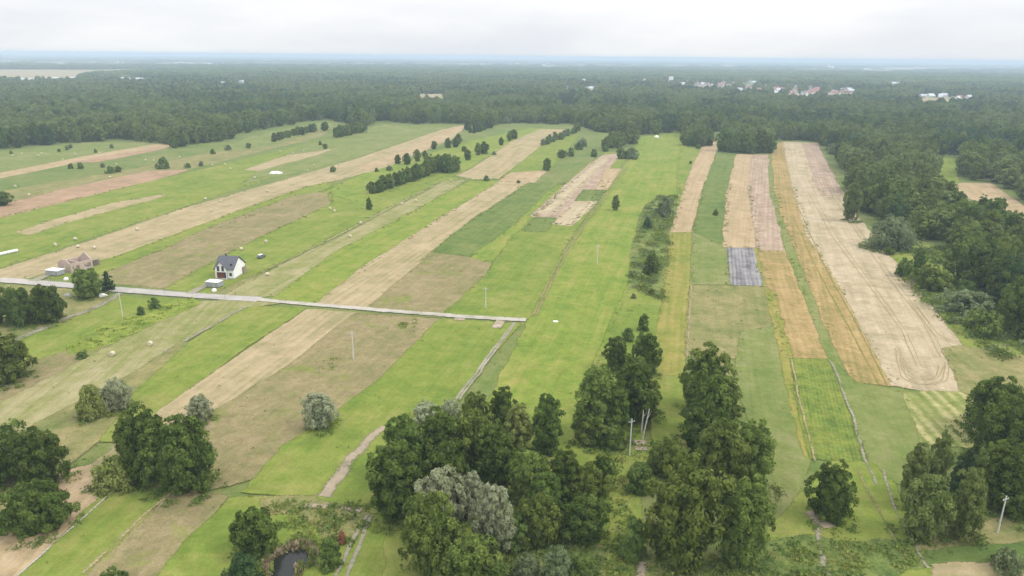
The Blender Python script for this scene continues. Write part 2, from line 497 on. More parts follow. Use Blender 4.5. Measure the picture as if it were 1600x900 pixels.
me = bpy.data.meshes.new('ground')
me.from_pydata([(-45000, -3000, -0.02), (45000, -3000, -0.02), (45000, 60000, -0.02), (-45000, 60000, -0.02)], [], [(0, 1, 2, 3)])
me.materials.append(M['ground'])
o = link('ground', me); o['kind'] = 'structure'
mw = [(-1500, -60), (1500, -60), (1700, 900), (1500, 1500), (-1500, 1500), (-1700, 900)]
o = poly_object('meadow', mw, M['meadow'], 0.0, (0.35, 0.93), feather=False)

# -- left side, far to near
field('meadow', 'cool', '-250,282 -60,246 0,236 70,229 135,222 255,223 262,227 150,246 0,272 -240,310')
field('meadow', 'olive', '-240,345 0,300 110,280 220,262 330,238 480,205 520,195 500,214 400,238 290,266 150,283 0,319 -240,372')
field('meadow', 'cool', '330,236 400,210 480,195 522,187 526,193 430,226 360,236')
field('meadow', 'lush', '-260,400 0,340 100,315 240,282 330,262 480,225 530,214 600,195 640,198 690,198 600,230 470,262 300,318 160,365 0,418 -260,500')
field('meadow', 'cool', '480,226 530,215 600,194 640,199 700,198 640,218 560,245 470,268 380,287 420,255')
field('dirt_track', 'tan', '-200,309 0,271 120,247 200,233 272,221 266,229 210,239 110,256 0,278 -200,318')
field('ploughed_field', 'earth', '110,254 210,237 262,229 240,236 150,253')
field('ploughed_field', 'earth', '-120,348 0,320 150,285 230,268 292,266 240,281 100,315 0,340 -120,366')
field('stubble_field', 'straw', '28,362 60,351 180,317 256,304 236,312 90,351 45,367')
field('stubble_field', 'straw', '384,265 450,243 516,233 492,243 400,267')
field('hay_field', 'straw', '-260,510 0,422 150,374 300,322 450,280 560,248 690,203 729,195 706,216 600,263 480,292 330,346 180,402 60,431 0,440 -200,520')
field('hay_field', 'tan', '560,262 640,232 700,203 728,196 706,214 620,252 575,266')
field('meadow', 'lush', '60,432 180,402 330,346 480,292 520,284 500,300 400,334 250,392 140,436')
field('dry_grass', 'brown', '140,438 250,392 330,355 460,306 515,300 520,316 480,335 380,382 262,450')
field('meadow', 'lush', '258,452 380,384 480,338 520,318 515,300 560,282 600,272 640,262 720,280 690,284 580,338 450,404 400,430 330,458')
field('meadow', 'bright', '505,300 560,275 660,245 720,225 760,215 830,200 860,202 760,245 716,272 640,290 560,318')
field('meadow', 'olive', '330,460 400,430 480,392 420,420 390,442 360,464')
field('hay_field', 'mown', '352,464 400,433 520,372 690,284 728,281 640,334 520,398 430,462')
field('meadow', 'bright', '428,467 520,398 640,334 735,283 780,283 700,334 620,385 490,475')
field('hay_field', 'straw', '492,476 560,424 620,385 700,334 784,283 824,285 730,350 675,394 640,426 572,482')
field('dry_grass', 'brown', '574,482 640,428 676,394 740,400 765,408 760,430 694,492')
field('meadow', 'deep', '675,394 745,340 828,286 880,285 805,352 738,401')
field('meadow', 'bright', '738,401 806,352 858,300 878,288 868,310 800,372 764,410', dirpx='738,401 858,300')
field('meadow', 'lush', '694,492 762,430 800,374 866,310 905,268 950,238 980,240 940,300 890,370 830,490 820,500')
field('stubble_field', 'straw', '716,274 742,262 800,222 846,202 882,202 834,240 782,279 740,280')
field('meadow', 'lush', '782,279 834,240 872,208 905,210 860,262 850,268 800,270', dirpx='782,279 872,208')
field('stubble_field', 'tan', '780,284 800,270 852,267 834,285')
field('ploughed_field', 'pink', '831,338 900,276 942,243 968,240 950,263 948,280 893,352 866,349')
field('ploughed_field', 'pale', '840,334 942,246 950,247 862,334', amp=0.5)
field('stubble_field', 'tan', '934,298 948,264 977,264 945,298')
field('crop_patch', 'deep', '817,361 836,340 869,341 851,362')
field('crop_patch', 'deep', '900,314 912,297 945,297 930,315')
field('stubble_field', 'pale', '864,350 903,315 931,315 893,353', dirpx='864,350 903,315')
field('meadow', 'bright', '830,497 900,370 950,300 985,250 1004,214 1066,208 1072,240 1062,300 1010,330 985,430 960,520 900,640 760,640')
field('meadow', 'lush', '950,520 985,440 1042,440 1030,520 1018,590 1000,700 880,700 900,640')
field('meadow', 'weeds', '1000,345 1010,322 1030,308 1058,306 1050,360 1040,430 1034,470 984,448 990,390')
field('meadow', 'lush', '1066,232 1110,232 1082,270 1060,320 1062,262')
field('stubble_field', 'tan', '1049,364 1080,270 1106,217 1122,217 1112,260 1098,300 1083,364')
field('grass_strip', 'yellow', '1049,364 1083,364 1081,445 1066,590 1018,590 1032,500 1042,440')
field('meadow', 'deep', '1084,364 1099,300 1124,235 1152,237 1137,300 1132,386 1084,366')
field('meadow', 'cool', '1084,366 1132,386 1138,444 1082,444')
field('stubble_field', 'tan', '1132,386 1138,300 1153,241 1177,242 1173,300 1181,386')
field('film_covered_bed', 'film', '1139,388 1181,388 1192,446 1146,445', amp=0.7)
field('ploughed_field', 'pink', '1172,300 1179,242 1205,242 1206,300 1229,393 1187,392')
field('grass_strip', 'yellow', '1181,388 1187,392 1206,458 1232,556 1215,556 1196,450')
field('crop_field', 'ochre', '1187,393 1231,393 1262,470 1297,562 1228,557 1205,460')
field('grass_strip', 'cool', '1204,242 1210,242 1220,330 1264,440 1300,525 1334,598 1312,598 1290,545 1262,470 1231,393 1206,300')
field('crop_field', 'ochre', '1207,226 1226,222 1240,290 1264,370 1310,440 1348,512 1398,603 1334,597 1300,525 1264,440 1221,330 1212,290')
field('stubble_field', 'pale', '1226,222 1275,224 1302,280 1332,332 1377,386 1442,452 1508,541 1476,546 1506,612 1440,610 1397,602 1348,512 1310,440 1264,370 1240,290')
field('stubble_field', 'pink', '1256,224 1275,224 1302,280 1314,306 1284,306 1272,270')
field('dry_grass', 'olive', '1080,447 1196,449 1214,500 1228,556 1236,640 1200,640 1160,560 1072,556')
field('meadow', 'cool', '1160,520 1214,510 1236,600 1262,716 1230,870 1190,900 1190,700 1150,600')
field('grass_strip', 'yellow', '1198,452 1206,458 1236,562 1250,640 1276,716 1262,716 1240,640 1222,560', dirpx='1206,458 1276,716')
field('vegetable_field', 'crop', '1238,562 1297,563 1322,624 1354,726 1268,716 1250,640', amp=0.6)
field('meadow', 'cool', '1300,566 1334,598 1416,612 1444,690 1440,770 1368,740 1330,640')
field('hay_field', 'rows', '1416,614 1506,614 1545,700 1440,692', amp=1.5, dirpx='1440,620 1540,720')
field('meadow', 'olive', '1508,541 1640,560 1760,640 1600,660 1506,614 1476,546')
field('meadow', 'bright', '1385,388 1450,384 1490,400 1470,440 1440,450')
field('meadow', 'lush', '1436,448 1480,440 1640,560 1510,541')
field('stubble_field', 'tan', '1490,287 1546,287 1600,325 1720,410 1700,420 1600,349 1560,333 1500,301')
field('meadow', 'bright', '1455,246 1490,248 1494,290 1480,290')
# harvester tramlines on the pale stubble
for s in ('1290,290 1330,352 1392,440 1440,500 1470,560', '1262,300 1300,370 1360,450 1410,520 1432,572', '1405,560 1412,585 1440,597 1462,590 1466,572',
          '1398,545 1408,592 1440,604 1474,596 1476,566', '1420,470 1462,528 1500,540'):
    strip('tramline', 'straw', s, 0.45, 1.0)
    strip('tramline', 'straw', ' '.join(f'{x + 7},{y}' for x, y in pts(s)), 0.35, 1.0)
for s in ('1240,340 1276,420 1330,520 1372,600', '1250,330 1290,420 1345,520 1386,602'):
    strip('tramline', 'yellow', s, 0.5, 1.0)
# -- lower left, below the road
field('meadow', 'olive', '-200,440 0,447 100,453 190,466 120,500 40,525 -200,640')
field('meadow', 'lush', '-160,640 40,528 150,483 180,464 300,470 300,480 160,530 40,572 -160,700')
field('dry_grass', 'brown', '-150,700 40,572 120,545 240,492 200,530 100,580 40,620 -140,760')
field('hay_field', 'mown', '-200,790 20,622 110,575 210,524 300,474 360,470 432,475 388,480 285,535 200,590 60,660 -100,760')
field('meadow', 'olive', '-100,760 60,662 200,590 285,535 300,540 220,612 150,690 40,780 -80,860')
field('meadow', 'lush', '388,481 474,483 380,545 262,632 190,690 160,690 220,608 300,535')
field('hay_field', 'straw', '480,485 556,490 450,575 330,645 250,700 150,760 20,900 -140,1000 -200,940 0,830 130,742 255,640')
field('dry_grass', 'brown', '556,491 688,500 590,600 510,662 440,702 395,748 300,772 250,760 330,648 450,575')
field('meadow', 'lush', '690,500 812,507 760,560 712,628 600,662 585,676 500,776 380,770 440,702 520,650 600,590')
field('meadow', 'lush', '10,912 100,828 160,768 272,770 130,912')
field('dry_grass', 'brown', '128,914 272,772 352,778 300,840 250,912')
field('meadow', 'lush', '240,914 300,840 360,782 500,778 560,790 520,914')
field('dry_grass', 'olive', '410,782 500,776 590,785 580,830 520,850 470,800 420,800', amp=2)
field('meadow', 'lush', '500,778 585,676 640,650 640,810 580,800', dirpx='500,778 585,676')
field('meadow', 'lush', '520,920 582,808 640,810 640,920')
field('meadow', 'lush', '640,640 900,640 930,700 990,720 1000,900 1000,930 600,930', amp=2)
field('meadow', 'weeds', '760,870 860,850 960,860 1010,880 1180,880 1200,960 700,960', amp=2.5)
field('meadow', 'lush', '900,690 1090,690 1100,730 980,740 985,900 950,900 960,740', amp=2)
field('meadow', 'lush', '1018,590 1066,590 1070,700 1020,700')
field('meadow', 'lush', '1170,880 1240,790 1300,725 1365,728 1420,800 1500,900 1500,940 1160,940', amp=2)
field('meadow', 'weeds', '1120,880 1240,845 1420,850 1460,880 1300,920 1120,930', amp=2.5)
field('dry_grass', 'olive', '1430,850 1620,800 1700,860 1620,860 1440,862', amp=2)
field('meadow', 'deep', '1440,866 1620,850 1620,884 1450,884', amp=1.5)
field('stubble_field', 'straw', '1460,886 1560,882 1700,940 1470,940', amp=2)
field('hay_field', 'tan', '-160,900 0,835 100,740 140,730 162,768 90,838 20,905 -60,960', amp=1.5)

for s in ('130,528 180,505 240,482 300,468 310,476 240,505 180,535 150,545', '108,540 150,530 150,546 112,552'):
    field('goldenrod_patch', 'gold', s, amp=2.0)
# -- roads and tracks
strip('road', 'asphalt', '-220,425 0,438 100,446 190,454 300,462 405,469', 5.0, 0.3)
strip('road', 'slabs', '403,469 470,475 600,486 700,494 822,501', 2.8, 0.5)
strip('driveway', 'rut', '296,460 344,434', 3.0)
strip('driveway', 'rut', '52,440 92,424', 3.5)
strip('dirt_path', 'rut', '186,460 150,482 100,500 40,525 -80,580', 3.0, 1.2)
strip('gravel_strip', 'rut', '386,480 286,534', 1.5, 1.6)
strip('gravel_strip', 'rut', '266,546 256,551', 1.2, 1.6)
for dx in (0, 5):
    strip('wheel_rut', 'rut', f'{803+dx*0.5},505 {760+dx},560 {712+dx*1.2},626', 0.7, 0.6)
strip('dirt_path', 'dirt', '600,668 560,705 506,778', [2.2, 2.5, 2.8], 1.0)
for dx in (0, 14):
    strip('wheel_rut', 'rut', f'{574+dx*0.5},806 {548+dx},850 {520+dx*1.4},912', 0.75, 0.6)
for dx in (0, 5):
    strip('wheel_rut', 'olive', f'{832+dx},495 {868+dx},420 {905+dx},358 {955+dx*0.8},290 {978+dx*0.6},262', 0.7, 0.9)
strip('dirt_path', 'straw', '272,768 228,806 130,898', 0.8, 1.0)
strip('dirt_path', 'slabs', '185,762 110,830 24,905', 0.5, 1.0)
strip('dirt_path', 'straw', '1080,446 1074,560', 0.7, 1.0)
strip('dirt_path', 'straw', '1237,562 1252,640 1274,722', 0.55, 1.2)
strip('dirt_path', 'rut', '1298,565 1324,630 1354,724 1370,760', 0.8, 1.2)
strip('dirt_path', 'rut', '1380,735 1398,800 1450,890', 0.7, 1.2)
strip('dirt_path', 'olive', '1340,735 1372,800 1420,880', 0.7, 1.2)
strip('dirt_path', 'weeds', '400,432 520,374 650,306 690,285', 1.0, 1.5)
strip('dirt_path', 'rut', '1274,820 1290,900', 1.2, 1.2)
strip('dirt_path', 'olive', '556,491 690,497', 0.6, 1.0)
strip('bare_earth_patch', 'dirt', '772,508 786,509', 5.0, 2.0)
strip('bare_earth_patch', 'dirt', '710,500 726,501', 2.5, 1.0)
strip('bare_earth_patch', 'dirt', '1268,800 1300,826', 4.0, 2.0)
strip('bare_earth_patch', 'dirt', '1006,690 1010,706', 3.0, 2.0)
strip('bare_earth_patch', 'dirt', '1002,880 1000,905', 1.6, 1.2)
strip('bare_earth_patch', 'dirt', '480,788 512,792', 1.6, 1.2)
strip('bare_earth_patch', 'dirt', '535,794 565,800', 1.6, 1.2)

# ------------------------------------------------------------------ trees
def profile(kind, t):
    if kind == 'round':
        return np.sqrt(np.clip(1 - (np.abs(2 * t - 0.95) / 1.05) ** 2.2, 0.02, 1))
    if kind == 'ovate':
        return np.where(t < 0.40, np.sqrt(np.clip(0.25 + 0.75 * t / 0.40, 0, 1)), np.clip(np.cos((t - 0.40) / 0.60 * 1.47), 0, 1) ** 0.55)
    if kind == 'cone':
        return np.clip((1 - t), 0, 1) ** 0.75 * np.clip(0.5 + t / 0.16, 0, 1) + 0.03
    if kind == 'dome':
        return np.sqrt(np.clip(1 - t ** 2.1, 0.01, 1))
    if kind == 'column':
        return 0.25 + 0.75 * np.sin(np.clip(0.12 + t * 0.88, 0, 1) * math.pi) ** 0.7
    return np.ones_like(t)

def crown_mesh(name, seed, kind, mat, H=12.0, R=4.5, base=0.08, nclump=60, leaves=90, leaf=0.42, fill=0.22,
               clump=0.30, droop=0.0, lump=0.16):
    r = np.random.default_rng(seed)
    t = (np.arange(nclump) + r.random(nclump)) / nclump
    # stratify heights by profile weight
    tt = np.linspace(0, 1, 200); w = profile(kind, tt) + 0.12; cdf = np.cumsum(w) / w.sum()
    t = np.interp(t, cdf, tt)
    ph = np.arange(nclump) * 2.39996 + r.normal(size=nclump) * 0.5
    lob = 1 + lump * np.sin(ph * 2 + r.random() * 6) + lump * 0.7 * np.sin(ph * 3 + t * 5 + r.random() * 6)
    rad = profile(kind, t) * R * lob * r.uniform(0.48, 1.0, nclump)
    z0, z1 = base * H, H * 0.93
    C = np.stack([rad * np.cos(ph), rad * np.sin(ph), z0 + t * (z1 - z0) + r.normal(size=nclump) * 0.03 * H], 1)
    top_in = t > 0.9
    rho = clump * R * r.uniform(0.65, 1.3, nclump) * np.where(t > 0.85, 0.75, 1.0)
    if kind in ('cone', 'column'):
        rho = rho * (0.35 + 0.75 * profile(kind, t))
    axis = np.array([0, 0, z0 + 0.42 * (z1 - z0)])
    out = C - axis; out[:, 2] *= 0.8
    out /= np.linalg.norm(out, axis=1)[:, None] + 1e-6
    n = nclump * leaves
    ci = np.repeat(np.arange(nclump), leaves)
    d = r.normal(size=(n, 3)); d /= np.linalg.norm(d, axis=1)[:, None]
    d = d + 0.75 * out[ci] + np.array([0, 0, 0.25]); d /= np.linalg.norm(d, axis=1)[:, None]
    rr = rho[ci] * (1.0 + 0.16 * r.normal(size=n)) * (0.86 + 0.2 * np.sin(d[:, 0] * 7 + ci) * np.sin(d[:, 1] * 6 + ci * 2))
    p = C[ci] + d * rr[:, None] * np.array([1, 1, 0.86])
    if droop:
        p[:, 2] -= droop * r.random(n) ** 2 * rho[ci]
    nr = d * 0.9 + np.array([0, 0, 0.30]) + r.normal(size=(n, 3)) * 0.45
    ls = leaf * r.uniform(0.6, 1.35, n)
    tint = 0.44 + 0.21 * r.normal(size=nclump)[ci] + 0.10 * r.normal(size=n)
    nf = int(n * fill)
    if nf:
        tf = r.random(nf); af = r.random(nf) * 6.283; rf = profile(kind, tf) * R * 0.72 * np.sqrt(r.random(nf))
        pf = np.stack([rf * np.cos(af), rf * np.sin(af), z0 + tf * (z1 - z0) * 0.93], 1)
        p = np.concatenate([p, pf]); nr = np.concatenate([nr, r.normal(size=(nf, 3))])
        ls = np.concatenate([ls, leaf * r.uniform(1.6, 2.4, nf)]); tint = np.concatenate([tint, np.clip(0.42 + 0.12 * r.normal(size=nf), 0, 1)])
        n += nf
    p[:, 2] = np.maximum(p[:, 2], 0.15)
    nr /= np.linalg.norm(nr, axis=1)[:, None]
    a = np.cross(nr, r.normal(size=(n, 3))); a /= np.linalg.norm(a, axis=1)[:, None]
    bb = np.cross(nr, a)
    asp = r.uniform(0.45, 0.8, n)
    if droop:
        a = a * 0.6 + np.array([0, 0, -0.7]); asp *= 0.55; ls = ls * 1.25
    V = np.stack([p - a * ls[:, None], p + bb * (ls * asp)[:, None] + nr * (ls * 0.18)[:, None], p + a * ls[:, None],
                  p - bb * (ls * asp)[:, None] + nr * (ls * 0.18)[:, None]], 1).reshape(-1, 3)
    q = np.percentile(np.hypot(V[:, 0], V[:, 1]), 99.0)
    V[:, :2] *= R / q
    V[:, 2] *= H / np.percentile(V[:, 2], 99.7)
    F = np.arange(n * 4).reshape(-1, 4)
    return mesh_from(name, V, F, [mat], attr=np.repeat(np.clip(tint, 0, 1), 4))

def trunk_mesh(name, seed, H, R, mat, r0=0.24, limbs=5, reach=0.85):
    r = np.random.default_rng(seed)
    mb = MB()
    p = Vector((0, 0, -0.25)); rad = r0
    segs = 4
    pts_ = [p]
    for i in range(segs):
        q = Vector((r.normal() * 0.12, r.normal() * 0.12, reach * H * (i + 1) / segs))
        nrad = r0 * (1 - 0.8 * (i + 1) / segs)
        mb.tube(p, q, rad * (1.5 if i == 0 else 1), nrad, 7)
        p, rad = q, nrad
        pts_.append(q)
    for k in range(limbs):
        i = r.integers(1, segs)
        s = pts_[i].lerp(pts_[i + 1], r.random())
        an = k * 2.4 + r.random()
        e = s + Vector((math.cos(an) * R * 0.5, math.sin(an) * R * 0.5, H * 0.12))
        mb.tube(s, e, r0 * 0.32, r0 * 0.08, 5)
    return mb.mesh(name, mat)

# kind -> (profile, leaf material, H, R, base, options, trunk)
KINDS = {
    'oak':    ('round', 'dark', 12, 6.0, 0.04, dict(nclump=135, clump=0.185), 'bark'),
    'alder':  ('ovate', 'dark', 12, 4.4, 0.05, dict(nclump=115, clump=0.21), 'bark'),
    'maple':  ('round', 'mid', 12, 4.6, 0.06, dict(nclump=115, clump=0.205), 'bark'),
    'ash':    ('ovate', 'mid', 13, 4.2, 0.06, dict(nclump=110, clump=0.22), 'bark'),
    'willow': ('round', 'silver', 9, 4.5, 0.08, dict(nclump=100, clump=0.22, lump=0.2), 'bark'),
    'weeping': ('ovate', 'lime', 11, 3.8, 0.08, dict(nclump=90, clump=0.24), 'bark'),
    'birch':  ('ovate', 'birch', 14, 3.1, 0.12, dict(nclump=80, clump=0.30, fill=0.08), 'birch_bark'),
    'spruce': ('cone', 'pine', 13, 3.4, 0.02, dict(nclump=90, clump=0.26), 'bark'),
    'greybush': ('dome', 'grey', 6, 4.0, 0.03, dict(nclump=60, clump=0.29), 'bark'),
    'shrub':  ('dome', 'shrub', 4, 2.6, 0.02, dict(nclump=50, clump=0.30), 'bark'),
    'yellowshrub': ('dome', 'lime', 4, 2.6, 0.02, dict(nclump=60, clump=0.29), 'bark'),
    'broadbirch': ('ovate', 'birch', 12, 4.4, 0.05, dict(nclump=100, clump=0.24), 'birch_bark'),
    'canopy': ('round', 'mid', 14, 5.4, 0.04, dict(nclump=80, clump=0.26), 'bark'),
    'darkcanopy': ('round', 'pine', 14, 5.4, 0.04, dict(nclump=80, clump=0.26), 'bark'),
    'palecanopy': ('round', 'birch', 15, 4.6, 0.06, dict(nclump=80, clump=0.28), 'bark'),
}
PROTO = {}
BUCKETS = (0.9, 1.4, 2.0, 2.7, 3.5, 4.6)
def proto(kind, lod, variant, ratio=None):
    bk = None if ratio is None else min(BUCKETS, key=lambda q: abs(math.log(q / ratio)))
    key = (kind, lod, variant, bk)
    if key in PROTO:
        return PROTO[key]
    prof, lm, H, R, base, opt, bark = KINDS[kind]
    opt = dict(opt)
    if bk:
        opt['nclump'] = int(opt['nclump'] * (0.45 + 0.55 * bk / (H / R)))
        H = R * bk
    sd_ = abs(hash((kind.__len__() * 131 + sum(map(ord, kind)), lod, variant, int((bk or 0) * 10)))) % 100000
    if lod == 0:
        opt.update(leaves=95, leaf=0.25 * (0.75 if H < 7 else 1.0))
    elif lod == 1:
        opt['nclump'] = int(opt['nclump'] * 0.55)
        opt.update(leaves=32, leaf=0.52 * (0.7 if H < 7 else 1.0), fill=0.2)
    else:
        opt['nclump'] = int(opt['nclump'] * 0.32)
        opt.update(leaves=12, leaf=1.15 * (0.6 if H < 7 else 1.0), fill=0.25)
    me = crown_mesh(f'{kind} crown', sd_, prof, LM[lm], H, R, base, **opt)
    tm = trunk_mesh(f'{kind} trunk', sd_ + 7, H, R, M[bark], r0=0.10 + 0.012 * H, limbs=5 if lod == 0 else 2)
    PROTO[key] = (me, tm, H, R)
    return PROTO[key]

N_TREE, HERO = {'n': 0}, []
def place_tree(kind, base, height, radius, label, group=None, lod=None, name=None, cat='tree', lean=0.0):
    d = base.length
    px_h = height * F_PX / max(d, 1)
    if lod is None:
        lod = 0 if px_h > 40 else 1
    me, tm, H, R = proto(kind, lod, random.randrange(3), height / radius)
    nm = name or {'shrub': 'shrub', 'yellowshrub': 'shrub', 'greybush': 'bush', 'birch': 'birch_tree', 'willow': 'willow_tree',
                  'weeping': 'willow_tree', 'broadbirch': 'birch_tree', 'spruce': 'spruce_tree', 'palecanopy': 'broadleaf_tree'}.get(kind, 'broadleaf_tree')
    root = bpy.data.objects.new(nm, None)
    COL.objects.link(root)
    root.empty_display_size = 0.5
    root.location = (base.x, base.y, 0.0)
    root.rotation_euler = (0, lean, random.uniform(0, 6.283) if not lean else 0)
    s = radius / R
    root.scale = (s * random.uniform(0.95, 1.05), s * random.uniform(0.95, 1.05), height / H)
    link('crown', me, root); link('trunk', tm, root)
    tag(root, label, cat, group)
    N_TREE['n'] += 1
    if lod == 0:
        HERO.append((base.x, base.y, radius))
    return root
def tree_box(kind, x0, y0, x1, y1, label, group=None, **kw):
    """stands a tree so that its crown, taken as an ellipsoid, spans these pixels; its foot is on the ground"""
    cx, ym, E, rp = (x0 + x1) / 2, (y0 + y1) / 2 - 0.02 * (y1 - y0), 0.47 * (y1 - y0), 0.50 * (x1 - x0)
    c = 4.0
    for _ in range(8):
        q = G(cx, ym, c)
        d = -(RMI @ (q - Vector((0, 0, CAM_H)))).z
        dep = math.atan2(CAM_H - c, math.hypot(q.x, q.y))
        rad = rp / F_PX * d
        e = E / F_PX * d
        a_ = math.sqrt(max((e * e - (rad * math.sin(dep)) ** 2), (0.35 * e) ** 2)) / math.cos(dep)
        c = 1.04 * a_
    return place_tree(kind, Vector((q.x, q.y, 0)), 2.04 * a_, rad, label, group, **kw)

